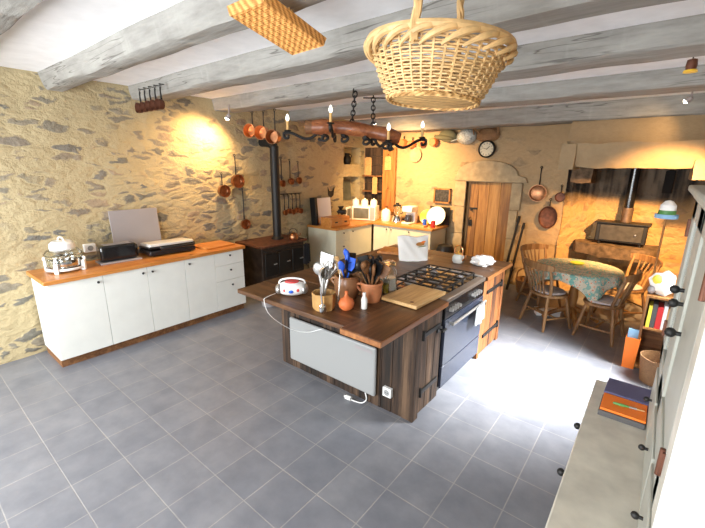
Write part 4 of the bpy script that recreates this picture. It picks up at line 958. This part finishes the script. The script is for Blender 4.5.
# ------------------------------------------------------------------ chandelier
t = thing('yoke_chandelier', 'iron-armed chandelier made from a wooden yoke hung on chains', 'chandelier', (-2.72, 3.40, 2.30))
A, B = Vector((-.40, -.29, .055)), Vector((.40, .29, -.055))
def yk(f): return A.lerp(B, f)+Vector((0, 0, .04*math.sin(PI*f)))
mb = MB(); mb.tube([yk(f) for f in (0, .15, .3, .5, .7, .85, 1)], [.062, .088, .066, .078, .064, .086, .056], 18); mb.build('yoke', M['yoke'], t)
mb = MB(); mb.cyl(yk(0)-Vector((.03, .02, 0)), yk(.04), .072, n=18); mb.build('yoke_end', M['oldwood'], t)
arms = [(.10, (-.62, -.40, .02)), (.28, (-.03, -.35, .07)), (.72, (.41, .05, -.09)), (.93, (.55, .50, -.04))]
for f, p in arms:
    s = yk(f)-Vector((0, 0, .05)); e = Vector(p); m_ = s.lerp(e, .45)-Vector((0, 0, .075))
    dirv = (e-s).normalized()
    a = MB().tube([s+Vector((0, 0, .05)), s, s.lerp(e, .2)-Vector((0, 0, .06)), m_, s.lerp(e, .8)-Vector((0, 0, .03)), e-Vector((0, 0, .02)), e+dirv*.045-Vector((0, 0, .03)), e+dirv*.04-Vector((0, 0, .07)), e-Vector((0, 0, .075)), e-Vector((0, 0, .045))], .016, 8).tube([s+Vector((0, 0, -.02)), s-dirv*.05-Vector((0, 0, .03)), s-dirv*.04-Vector((0, 0, .08)), s-Vector((0, 0, .07))], .017, 8).build('arm', M['iron'], t)
    MB().lathe([(0, 0), (.03, .004), (.042, .016), (.038, .016), (.025, .008), (0, .006)], e-Vector((0, 0, .01))).build('drip_pan', M['iron'], a)
    MB().cyl(e+Vector((0, 0, 0)), e+Vector((0, 0, .10)), .015, n=14).build('candle_sleeve', M['candle'], a)
    MB().lathe([(0, 0), (.012, .002), (.021, .022), (.019, .04), (.009, .066), (0, .078)], e+Vector((0, 0, .10)), 14).build('bulb', M['bulb'], a)
for f, sd in ((.16, -1), (.38, 1), (.62, -1), (.84, 1)):
    s = yk(f)-Vector((0, 0, .055)); n_ = Vector((-.58, .81, 0))*sd; tdir = Vector((.80, .58, 0))
    MB().tube([s+Vector((0, 0, .03)), s-Vector((0, 0, .01))+n_*.03, s-Vector((0, 0, .05))+tdir*.05, s-Vector((0, 0, .085))+tdir*.02, s-Vector((0, 0, .08))-tdir*.02, s-Vector((0, 0, .05))-tdir*.015], [.018, .018, .016, .015, .013, .012], 8).sph(s-Vector((0, 0, .02)), .034, 12).build('scroll', M['iron'], t)
def chain(p, q):
    p, q = Vector(p), Vector(q); n = max(3, int((q-p).length/.062)); d = (q-p)/n; mb = MB()
    R = d.to_track_quat('Z', 'Y').to_matrix()
    for i in range(n):
        c = p+d*(i+.5); w = Matrix.Rotation(PI/2*(i % 2), 3, 'Z'); L = d.length*.66
        mb.tube([c+R @ w @ Vector((.021*math.cos(a), 0, L*math.sin(a))) for a in [2*PI*k/8 for k in range(8)]], .0065, 6, True)
    return mb
loc = Vector((-2.72, 3.40, 2.30))
chain(Vector((-2.50, 3.13, 2.65))-loc, yk(.47)+Vector((0, 0, .05))).build('chain', M['iron'], t)
mb = chain(Vector((-2.74, 3.76, 2.70))-loc, yk(.70)+Vector((0, 0, .05))); mb.build('chain', M['iron'], t)
MB().cyl(Vector((-2.84, 3.70, 2.70))-loc, Vector((-2.62, 3.86, 2.70))-loc, .007).cyl(Vector((-2.74, 3.76, 2.70))-loc, Vector((-2.74, 3.76, 2.81))-loc, .007).build('hook_bar', M['iron'], t)
MB().tube([Vector((-2.50, 3.13, 2.66))-loc, Vector((-2.50, 3.10, 2.64))-loc, Vector((-2.48, 3.08, 2.67))-loc], .007).build('hook', M['iron'], t)

# ------------------------------------------------------------------ hanging wicker tray and basket
t = thing('wicker_tray', 'flat rectangular straw tray hung on strings from the beam beside the large basket', 'tray', (-1.476, 1.296, 2.546), Euler((-.169, -.08, .114))); t.scale = (.93, .9, 1)
mb = MB(); mb.bb(-.10, .10, -.21, .21, 0, .008); mb.build('base', M['wicko'], t)
mb = MB()
for z, k in ((.003, 0), (.010, .002), (.018, .004), (.026, .006), (.034, .008)):
    mb.tube([(-.105-k, -.218-k, z), (.105+k, -.218-k, z), (.105+k, .218+k, z), (-.105-k, .218+k, z)], .0052, 8, True, False)
mb.build('rim', M['wicko'], t)
mb = MB()
for i in range(6): mb.tube([(-.09+.036*i, -.21, .0), (-.09+.036*i, .21, .0)], .003, 6)
for i in range(30): mb.tube([(-.10, -.205+.0141*i, .0005), (.10, -.205+.0141*i, .0005)], .0024, 6)
mb.build('rib', M['wicko'], t)
for x, y in ((-.02, -.10), (.05, .07), (.05, .11)): MB().cyl((x, y, .0), (x*.7-.01, y*.5, .115), .004, n=8).build('string', M['wickl'], t)

loc = Vector((-.806, 1.518, 2.225))
t = thing('wicker_basket', 'large oval wicker basket with a tall handle hung from the ceiling', 'basket', loc, Euler((0, .07, -YAW-.0)))
Rv, Dv = .262, .25       # half widths at the rim, local X is across the view
H = .175
def bw(a, f, s=1): 
    w = .68+.32*(f**.75); return Vector((Rv*w*s*math.cos(a), Dv*w*s*math.sin(a), H*f))
mb = MB()
for k in range(19):
    f = k/18
    mb.tube([bw(a, f)+Vector((0, 0, 0))+(bw(a, f)*Vector((1, 1, 0)) if False else Vector((0, 0, 0)))+Vector((math.cos(a), math.sin(a), 0))*(.006*math.sin(a*19+k*PI)) for a in [2*PI*i/76 for i in range(76)]], .0042, 5, True, False)
mb.build('weave', M['wickl'], t)
mb = MB()
for i in range(38):
    a = 2*PI*i/38; mb.tube([bw(a, 0), bw(a, .3), bw(a, .65), bw(a, 1)], .0055, 5)
mb.build('stake', M['wickl'], t)
mb = MB(); mb.lathe([(0, -.004), (.66, -.004), (.68, .0), (.66, .008), (0, .008)], n=40, sx=Rv, sy=Dv); mb.build('base', M['wick'], t)
mb = MB()
for k in range(22):
    a0 = 2*PI*k/22
    mb.tube([bw(a0+q*.62, 1)*Vector((1, 1, 0))*(1.0+.10*math.sin(PI*min(1, q*1.15))**.7)+Vector((0, 0, H-.035+.075*math.sin(PI*q*.5)-.02*q)) for q in [i/12 for i in range(13)]], [.006, .0125, .0125, .007], 7, False, False)
mb.tube([bw(a, 1, 1.06)+Vector((0, 0, .022)) for a in [2*PI*i/60 for i in range(60)]], .016, 8, True, False)
mb.build('braided_rim', M['wickl'], t)
mb = MB()
for k in range(3):
    mb.tube([bw(a, .0, 1.0)+Vector((math.cos(a), math.sin(a), 0))*(.003+.006*math.cos(a*12+k*2.1))+Vector((0, 0, -.003+.006*math.sin(a*12+k*2.1))) for a in [2*PI*i/120 for i in range(120)]], .005, 5, True, False)
mb.build('foot_braid', M['wick'], t)
u = Vector((.13, .235, 0)); mb = MB()
for k in range(3):
    pts = []
    for i in range(41):
        q = PI*i/40; c = -u*math.cos(q)*1.03+Vector((0, 0, H-.03+.40*math.sin(q)**.8))
        pts.append(c+Vector((math.cos(i*.9+k*2.1)*.008, 0, math.sin(i*.9+k*2.1)*.008)))
    mb.tube(pts, .0095, 6, False, False)
mb.build('handle', M['wickl'], t)
MB().cyl((0, 0, H+.355), (0.0, 0, H+.40), .006).build('hook', M['iron'], t)

# ------------------------------------------------------------------ fireplace
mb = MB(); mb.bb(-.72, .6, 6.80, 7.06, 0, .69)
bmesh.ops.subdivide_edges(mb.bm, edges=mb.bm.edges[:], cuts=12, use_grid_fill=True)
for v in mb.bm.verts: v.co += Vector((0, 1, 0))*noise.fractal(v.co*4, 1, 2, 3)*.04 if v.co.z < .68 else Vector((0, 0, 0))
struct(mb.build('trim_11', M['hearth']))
mb = MB(); mb.prism([(-1.0, 6.88), (-.94, 6.66), (-.6, 6.53), (-.1, 6.46), (.0, 6.50), (.05, 6.62), (.1, 7.1), (-.85, 7.1)], .695, .86)
bmesh.ops.triangulate(mb.bm, faces=[f for f in mb.bm.faces if len(f.verts) > 4])
bmesh.ops.subdivide_edges(mb.bm, edges=mb.bm.edges[:], cuts=5, use_grid_fill=True)
for v in mb.bm.verts: v.co += Vector((noise.noise(v.co*5), noise.noise(v.co*5+Vector((7, 0, 0))), noise.noise(v.co*6+Vector((0, 7, 0)))*.8))*.022
tag(mb.build('hearth_slab', M['slab']), 'rough dark stone slab jutting from the fireplace under the stove box', 'hearth slab')
t = thing('wood_burner', 'low black box stove with a pipe rising into the chimney', 'stove', (-.39, 6.82, .875)); t.scale = (1, 1, .85)
MB().bb(-.32, .30, -.10, .17, .03, .345).build('firebox', M['iron'], t, bevel=.012)
MB().bb(-.35, .33, -.125, .19, .345, .37).build('top_plate', M['iron'], t, bevel=.006)
mb = MB(); mb.bb(-.27, .25, -.115, -.10, .06, .32); d = mb.build('door', P('dull_grey_stove_door', (.06, .055, .05), .6, .3, var=.3, bscale=12), t, bevel=.006)
MB().cyl((.17, -.115, .19), (.17, -.15, .19), .010).build('door_handle', M['steel'], d)
for x in (-.26, .24):
    for y in (-.06, .13): MB().cyl((x, y, -.03), (x, y, .03), .02).build('leg', M['iron'], t)
MB().cyl((.02, .06, .37), (.02, .06, .62), .068, .068, 20).build('pipe_collar', P('rusty_grey_pipe', (.16, .11, .08), .5, .5, var=.3, bscale=20), t)
MB().cyl((.02, .06, .62), (.02, .06, 1.42), .062, .062, 20).build('flue_pipe', M['enamel'], t)
# fire irons leaning by the door
for i, (x, lab) in enumerate([(-1.86, 'left of two long dark poles leaning by the door'), (-1.76, 'right of two long dark poles leaning by the door')]):
    t = thing('iron_pole', lab, 'pole', (x, 6.26, 0), Euler((-.245, .07, 0)), 'poles leaning by the door')
    MB().cyl((0, 0, 0), (0, 0, 1.12-.1*i), .020, .017).build('shaft', M['iron'], t)
    MB().cyl((0, 0, 1.12-.1*i), (0, 0, 1.22-.1*i), .024, .02).build('grip', M['iron'], t)
t = thing('log_basket', 'low brown wicker log basket on the floor right of the poles', 'basket', (-1.42, 6.33, 0))
MB().lathe([(0, 0), (.19, 0), (.22, .12), (.235, .22), (.22, .22), (.2, .12), (.17, .012), (0, .012)]).build('body', M['wickd'], t)
MB().tube([(-.22, 0, .2), (-.2, 0, .34), (0, 0, .42), (.2, 0, .34), (.22, 0, .2)], .012).build('handle', M['wickd'], t)
for i in range(3):
    a = i*1.05
    tag(MB().cyl((-.13, 0, 0), (.13, 0, 0), .036, .032, 12).build('log', M['barnlit']), ['split log at the bottom of the brown wicker basket', 'split log in the middle of the brown wicker basket', 'topmost split log in the brown wicker basket'][i], 'log', 'logs in the wicker basket', (-1.42, 6.33, .06+.075*i), (0, 0, a))

# ------------------------------------------------------------------ table and chairs
TX, TY = -.70, 5.46
t = thing('round_table', 'round pedestal table in front of the fireplace', 'table', (TX, TY, 0))
MB().lathe([(0, .70), (.44, .70), (.455, .712), (.455, .722), (.44, .735), (0, .735)], n=40).build('tabletop', M['chair'], t)
MB().lathe([(0, .05), (.06, .05), (.075, .12), (.045, .2), (.06, .35), (.04, .5), (.055, .62), (.12, .70), (0, .70)]).build('pedestal', M['oldwoodz'], t)
for k in range(4):
    a = k*PI/2+.4; MB().tube([(.03*math.cos(a), .03*math.sin(a), .18), (.2*math.cos(a), .2*math.sin(a), .11), (.33*math.cos(a), .33*math.sin(a), .022)], [.035, .03, .022]).build('foot', M['oldwoodz'], t)
mb = MB(); bm = mb.bm; N = 44; s = .57; Rr = .465; V = {}; ca = -1.03+PI/4
for i in range(N+1):
    for j in range(N+1):
        u, v = (i/N*2-1)*s, (j/N*2-1)*s
        x = u*math.cos(ca)-v*math.sin(ca); y = u*math.sin(ca)+v*math.cos(ca)
        r = math.hypot(x, y); a = math.atan2(y, x)
        if r <= Rr: p = (x, y, .741)
        else:
            e = r-Rr; rr = Rr+min(e, .02)*.5+.012+e*.12+.016*math.sin(a*11)*min(1, e/.12)
            p = (rr*math.cos(a), rr*math.sin(a), .741-max(0, e-.008))
        V[i, j] = bm.verts.new(p)
for i in range(N):
    for j in range(N): bm.faces.new((V[i, j], V[i+1, j], V[i+1, j+1], V[i, j+1]))
o = mb.build('tablecloth', M['tcloth']); tag(o, 'floral teal and red tablecloth draped over the round table', 'tablecloth', None, (TX, TY, 0), 0)
sm = o.modifiers.new('thick', 'SOLIDIFY'); sm.thickness = .003
mb = MB(); mb.lathe([(0, 0), (.05, 0), (.085, .022), (.082, .026), (.045, .006), (0, .006)]); tag(mb.build('saucer', M['ylw']), 'bright yellow dish on the tablecloth', 'dish', None, (TX-.03, TY+.12, .743), 0)

def make_chair(label):
    t = thing('spindle_chair', label, 'chair')
    poly = [(.215*math.cos(a)*(1.0 if math.sin(a) < 0 else 1.04), .205*(math.copysign(abs(math.sin(a))**.8, math.sin(a)))) for a in [2*PI*i/28 for i in range(28)]]
    MB().prism(poly, .415, .45).build('seat', M['chair'], t, bevel=.01)
    MB().prism([(x*.86, y*.86) for x, y in poly], .452, .475).build('seat_pad', M['pad'], t, bevel=.009)
    tops = {}
    for sx in (-1, 1):
        for sy in (-1, 1):
            b = Vector((sx*.21, sy*.205, 0)); a = Vector((sx*.14, sy*.135, .42)); tops[sx, sy] = (a, b)
            MB().tube([b, b.lerp(a, .25), b.lerp(a, .5), b.lerp(a, .8), a], [.014, .019, .023, .017, .015], 10).build('leg', M['chair'], t)
    P_ = lambda k, f: tops[k][1].lerp(tops[k][0], f)
    mb = MB()
    for sx in (-1, 1): mb.tube([P_((sx, -1), .35), (P_((sx, -1), .35)+P_((sx, 1), .35))/2, P_((sx, 1), .35)], [.010, .015, .010], 8)
    mb.tube([(P_((-1, -1), .35)+P_((-1, 1), .35))/2, (0, 0, .147), (P_((1, -1), .35)+P_((1, 1), .35))/2], [.010, .014, .010], 8)
    mb.tube([P_((-1, -1), .5), P_((1, -1), .5)], .010, 8); mb.build('stretcher', M['chair'], t)
    top = lambda u: Vector((u*.235, -.215-.075+.075*u*u*.9, .81))
    for sx in (-1, 1): MB().tube([(sx*.165, -.125, .44), (sx*.20, -.17, .62), tuple(top(sx*.93))], [.017, .02, .014], 10).build('back_post', M['chair'], t)
    for k in range(5):
        u = (k-2)*.31; MB().tube([(u*.175, -.165, .44), (u*.19, -.215, .62), tuple(top(u)-Vector((0, 0, .03)))], [.008, .012, .008], 8).build('spindle', M['chair'], t)
    mb = MB(); bm = mb.bm; rings = []
    for i in range(17):
        u = -1.08+2.16*i/16; c = top(u); h = .045*(1-.25*abs(u)**3)
        rings.append([bm.verts.new(c+Vector((0, dy, dz))) for dy, dz in ((-.011, -h), (.011, -h), (.011, h), (-.011, h))])
    for a, b in zip(rings, rings[1:]):
        for j in range(4): bm.faces.new((a[j], a[(j+1) % 4], b[(j+1) % 4], b[j]))
    bm.faces.new(rings[0]); bm.faces.new(rings[-1][::-1]); mb.build('crest_rail', M['chair'], t, bevel=.006)
    return t
c0 = make_chair('worn spindle-back chair nearest the island, its back towards the room')
c0.location = (-.93, 5.13, 0); c0.rotation_euler = (0, 0, -.62); c0['group'] = 'spindle chairs around the table'
G = 'spindle chairs around the table'
dup(c0, (-.34, 5.16, 0), (0, 0, 1.40), 'spindle chair at the right front under the hanging cloth corner', G)
dup(c0, (-1.18, 5.86, 0), (0, 0, -2.15), 'spindle chair behind the table on the door side', G)
dup(c0, (-.20, 6.0, 0), (0, 0, 2.3), 'spindle chair behind the table on the fireplace side', G)
t = thing('storage_box', 'long low white box lying on the floor under the table', 'box', (-.98, 5.50, 0), .5)
MB().bb(-.15, .15, -.06, .06, 0, .075).build('body', M['paper'], t, bevel=.003)
MB().bb(-.155, .155, -.065, .065, .06, .085).build('lid', M['cloth'], t, bevel=.003)

# ------------------------------------------------------------------ dresser on the right
t = thing('dresser', 'tall grey-cream dresser with glazed doors and a deep worn top', 'dresser', (0, 0, 0))
MB().bb(-.105, .58, .55, 2.37, .08, .765).build('base_cabinet', M['greige'], t, bevel=.004)
MB().bb(-.085, .58, .57, 2.35, 0, .08).build('plinth', M['greige'], t)
MB().bb(-.125, .60, .53, 2.39, .765, .80).build('counter', M['dtop'], t, bevel=.006)
for y0, y1, ky in ((1.77, 2.36, 2.03), (1.17, 1.76, 1.64), (.57, 1.16, .9)):
    d = MB().bb(-.118, -.105, y0, y1, .11, .60).build('door', M['greige'], t, bevel=.004)
    dd = MB().bb(-.118, -.105, y0, y1, .615, .755).build('drawer', M['greige'], t, bevel=.004)
    knob(dd, (-.118, ky, .69), 'N', 1.3); knob(d, (-.118, y0+.06, .45), 'N', 1.2)
UX = .118; U0, U1 = 1.09, 2.36
MB().bb(UX+.012, .58, U0+.02, U1-.01, .80, 1.05).build('drawer_case', M['greige'], t, bevel=.004)
for y0, y1 in ((1.86, 2.24), (1.46, 1.84), (1.11, 1.44)):
    d = MB().bb(UX-.004, UX+.012, y0, y1, .83, 1.03).build('small_drawer', M['greige'], t, bevel=.004); knob(d, (UX-.004, (y0+y1)/2, .94), 'N', .9)
# upper case with two glazed doors facing the room
MB().bb(UX+.02, .58, U0, U0+.02, 1.05, 1.85).bb(UX+.02, .58, U1-.02, U1, 1.05, 1.85).bb(.56, .58, U0, U1, 1.05, 1.85).bb(UX+.02, .58, U0, U1, 1.05, 1.075).bb(UX+.02, .58, U0, U1, 1.83, 1.85).build('upper_case', M['greige'], t, bevel=.003)
MB().bb(UX-.035, .60, U0-.035, U1+.03, 1.865, 1.893).bb(UX-.012, .59, U0-.012, U1+.012, 1.835, 1.865).build('cornice', M['greige'], t, bevel=.008)
MB().bb(UX-.0, .58, U0-.01, U0+.004, 1.05, 1.85).bb(UX-.012, .58, U0-.03, U0+.004, 1.035, 1.06).build('end_panel', M['white'], t, bevel=.004)  # end panel coloured white for the daylight washing it out
for i, (y0, y1) in enumerate(((1.77, 2.35), (1.185, 1.765))):
    mb = MB()
    mb.bb(UX, UX+.022, y0, y0+(.17 if i == 0 else .075), 1.06, 1.835).bb(UX, UX+.022, y1-(.17 if i == 0 else .075), y1, 1.06, 1.835).bb(UX, UX+.022, y0, y1, 1.06, 1.15).bb(UX, UX+.022, y0, y1, 1.75, 1.835)
    d = mb.build('glazed_door' if i == 0 else 'panelled_door', M['greige'], t, bevel=.004)
    if i == 0: MB().bb(UX+.008, UX+.012, y0+.07, y1-.07, 1.145, 1.755).build('pane', M['glass'], d)
    else: MB().bb(UX+.009, UX+.016, y0+.07, y1-.07, 1.145, 1.755).build('door_panel', M['greige'], d)
    ky = y0+.04 if i == 0 else y1-.04
    knob(d, (UX, ky, 1.53 if i == 0 else 1.50), 'N', 1.25)
    if i: knob(d, (UX, y1-.22, 1.45), 'N', 1.25)
    if i: MB().bb(UX, UX+.022, U0, y0-.004, 1.06, 1.835).build('corner_stile', M['dtop'], t, bevel=.003)
    hy = y1-.012 if i == 0 else y0+.012
    for hz in (1.20, 1.70): MB().bb(UX-.006, UX+.002, hy-.014, hy+.014, hz-.035, hz+.035).cyl((UX-.006, hy, hz-.04), (UX-.006, hy, hz+.04), .007, n=10).build('hinge', M['rust'], d)
MB().bb(UX+.03, .56, U0+.02, U1-.02, 1.40, 1.42).build('shelf', M['greige'], t)
# crockery behind the panes
for i, (y, z, m, lab) in enumerate([(1.85, 1.075, 'red', 'red storage tin on the lower shelf inside the dresser'), (2.02, 1.42, 'green', 'green storage tin on the upper shelf inside the dresser'), (1.82, 1.42, 'red', 'red storage tin on the upper shelf inside the dresser'), (2.03, 1.075, 'green', 'green storage tin on the lower shelf inside the dresser')]):
    q = thing('storage_tin', lab, 'tin', (.24, y, z)); MB().cyl((0, 0, 0), (0, 0, .18), .06, n=24).build('body', M[m], q); MB().cyl((0, 0, .18), (0, 0, .20), .062, n=24).build('lid', M['brass'], q)
# folders on the counter
t = thing('notebook', 'dark grey ring binder at the bottom of the pile on the dresser top', 'binder', (.03, 2.10, .80), .0)
MB().bb(-.105, .08, -.085, .085, 0, .028).build('cover', M['char'], t, bevel=.003)
t = tag(MB().bb(-.10, .08, -.08, .08, 0, .012).build('folder', M['orangep'], bevel=.002), 'bright orange folder lying on the dark binder', 'folder', None, (.03, 2.105, .828), 0)
t = thing('notebook', 'slate-blue notebook with a pink edge at the far end of the dresser top', 'notebook', (.03, 2.275, .80), -.03)
MB().bb(-.10, .09, -.085, .085, 0, .045).build('cover', M['navy'], t, bevel=.003); MB().bb(-.095, .092, .08, .088, .006, .040).build('page_edge', M['pink'], t)
t = thing('paintbrush', 'thin brush with a green handle lying on the orange folder', 'brush', (.03, 2.10, .846), .1)
MB().tube([(-.055, 0, 0), (-.02, 0, 0), (.01, 0, 0)], [.005, .007, .004]).build('handle', M['green'], t); MB().cyl((.01, 0, 0), (.04, 0, 0), .005, n=10).build('ferrule', M['steel'], t); MB().cyl((.04, 0, 0), (.07, 0, 0), .005, .003, 10).build('bristle', M['board'], t)

# ------------------------------------------------------------------ beyond the dresser
t = thing('bookcase', 'small brown wooden bookcase on the floor beyond the dresser', 'bookcase', (.235, 4.62, 0))
MB().bb(-.20, -.18, -.13, .13, 0, .78).build('side_panel', M['oldwoodz'], t); MB().bb(.18, .20, -.13, .13, 0, .78).build('side_panel', M['oldwoodz'], t)
for z in (.02, .44, .76): MB().bb(-.18, .18, -.13, .13, z, z+.02).build('shelf', M['oldwoodz'], t)
MB().bb(-.18, .18, .12, .13, .02, .78).build('back_panel', M['oldwood'], t)
cols = ['ylw', 'char', 'red', 'paper', 'tanpot', 'cyan', 'char']; names = ['yellow', 'black', 'red', 'white', 'tan', 'pale blue', 'dark grey']; x = .07
for i in range(7):
    w = .03+.008*(i % 3); tag(MB().bb(0, w-.002, -.09, .09, 0, .22+.02*(i % 2)).build('book', M[cols[i]], bevel=.002), names[i]+' book standing on the upper shelf of the small bookcase', 'book', 'books in the bookcase', (x, 4.60, .46), 0); x += w
t = thing('waste_bin', 'tall bright orange bin on the floor in front of the bookcase', 'bin', (.0, 4.52, 0))
MB().lathe([(0, 0), (.07, 0), (.085, .33), (.08, .33), (.066, .01), (0, .01)], n=4).xf(Matrix.Rotation(.785, 4, 'Z')).build('body', M['orangep'], t)
tag(MB().bb(-.05, .05, -.01, .01, 0, .40).bb(-.05, .05, .012, .03, 0, .38).build('magazine', M['cyan'], bevel=.002), 'pale blue magazines standing up in the orange bin', 'magazine', None, (.0, 4.51, .012), 0)
tag(MB().lathe([(0, 0), (.13, 0), (.16, .25), (.15, .25), (.12, .01), (0, .01)]).build('wicker_bin', M['wickd']), 'brown wicker basket on the floor at the foot of the bookcase', 'basket', None, (.235, 4.33, 0), 0)
mb = MB(); bmesh.ops.create_icosphere(mb.bm, subdivisions=3, radius=1)
for v in mb.bm.verts:
    c = v.co*(1+.3*noise.noise(v.co*2+Vector((5, 5, 5)))); v.co = Vector((c.x*.12, c.y*.09, max(0, c.z*.14+.12)))
t = thing('shopping_bag', 'crumpled white and yellow bag on top of the bookcase', 'bag', (.13, 4.60, .78)); t.scale = (.8, .8, .9)
mb.build('body', M['cloth'], t); MB().sph((-.045, -.05, .17), (.06, .045, .055), 12).build('yellow_wrap', M['ylw'], t); MB().sph((-.085, -.03, .05), (.045, .05, .05), 12).build('grey_wrap', M['satin'], t)
t = thing('pole_stand', 'thin pole stand topped with white, green and blue fabric near the fireplace', 'stand', (.055, 4.95, 0)); t.scale = (.8, .8, 1)
MB().lathe([(0, 0), (.08, 0), (.08, .015), (.03, .03), (0, .03)]).build('base', M['iron'], t); MB().cyl((0, 0, .03), (0, 0, 1.49), .012).build('pole', M['oldwoodz'], t)
MB().lathe([(0, 1.56), (.085, 1.56), (.08, 1.61), (.04, 1.65), (0, 1.66)]).build('white_top', M['cloth'], t)
MB().lathe([(0, 1.52), (.09, 1.52), (.09, 1.56), (0, 1.56)]).build('green_band', M['green'], t); MB().lathe([(0, 1.48), (.12, 1.48), (.12, 1.52), (0, 1.52)]).build('blue_band', M['cyan'], t)
t = thing('cow_bell', 'small brown bell with a yellow rim hung at the far right end of the ceiling', 'bell', (.0, 3.97, 2.70))
MB().lathe([(.03, -.03), (.035, .0), (.03, .04), (0, .05)]).build('body', M['rust'], t); MB().lathe([(0, -.045), (.045, -.045), (.04, -.03), (0, -.03)]).build('rim', M['yellow'], t); MB().cyl((0, 0, .05), (0, 0, .105), .004).build('string', M['iron'], t)

# ------------------------------------------------------------------ lamps
def spotlamp(label, loc, aim, power, angle, color=WARM, face=None):
    loc = Vector(loc); d = (Vector(aim)-loc).normalized()
    t = thing('spotlight', label, 'lamp', loc)
    MB().cyl(-d*.03, d*.025, .026, .032, 18).build('housing', M['satin'], t)
    MB().sph(d*.025, .027, 14).build('lens', M['lampface'], t)
    MB().cyl(-d*.02, -d*.02+Vector((0, 0, .13)), .008).build('bracket', M['satin'], t)
    s = spot('spotlight_beam', loc+d*.07, aim, power, color, angle); s.parent = t; s.location = d*.07
    return t
spotlamp('small lit spotlight near the left wall beside the hanging copper saucepans', (-4.55, 3.075, 2.55), (-4.90, 2.82, 1.95), 75, 150)
spotlamp('small lit spotlight on the beam behind the chandelier, aimed at the far corner', (-3.62, 4.99, 2.60), (-3.8, 6.6, 1.30), 330, 108)
spotlamp('small lit spotlight under the beam above the fireplace', (.04, 5.82, 2.70), (-.6, 6.1, 2.2), 5, 130)
spotlamp('small lit spotlight at the far right end of a beam shining on the fireplace', (.42, 4.75, 2.56), (-.50, 6.9, .62), 640, 60, (1, .55, .2))
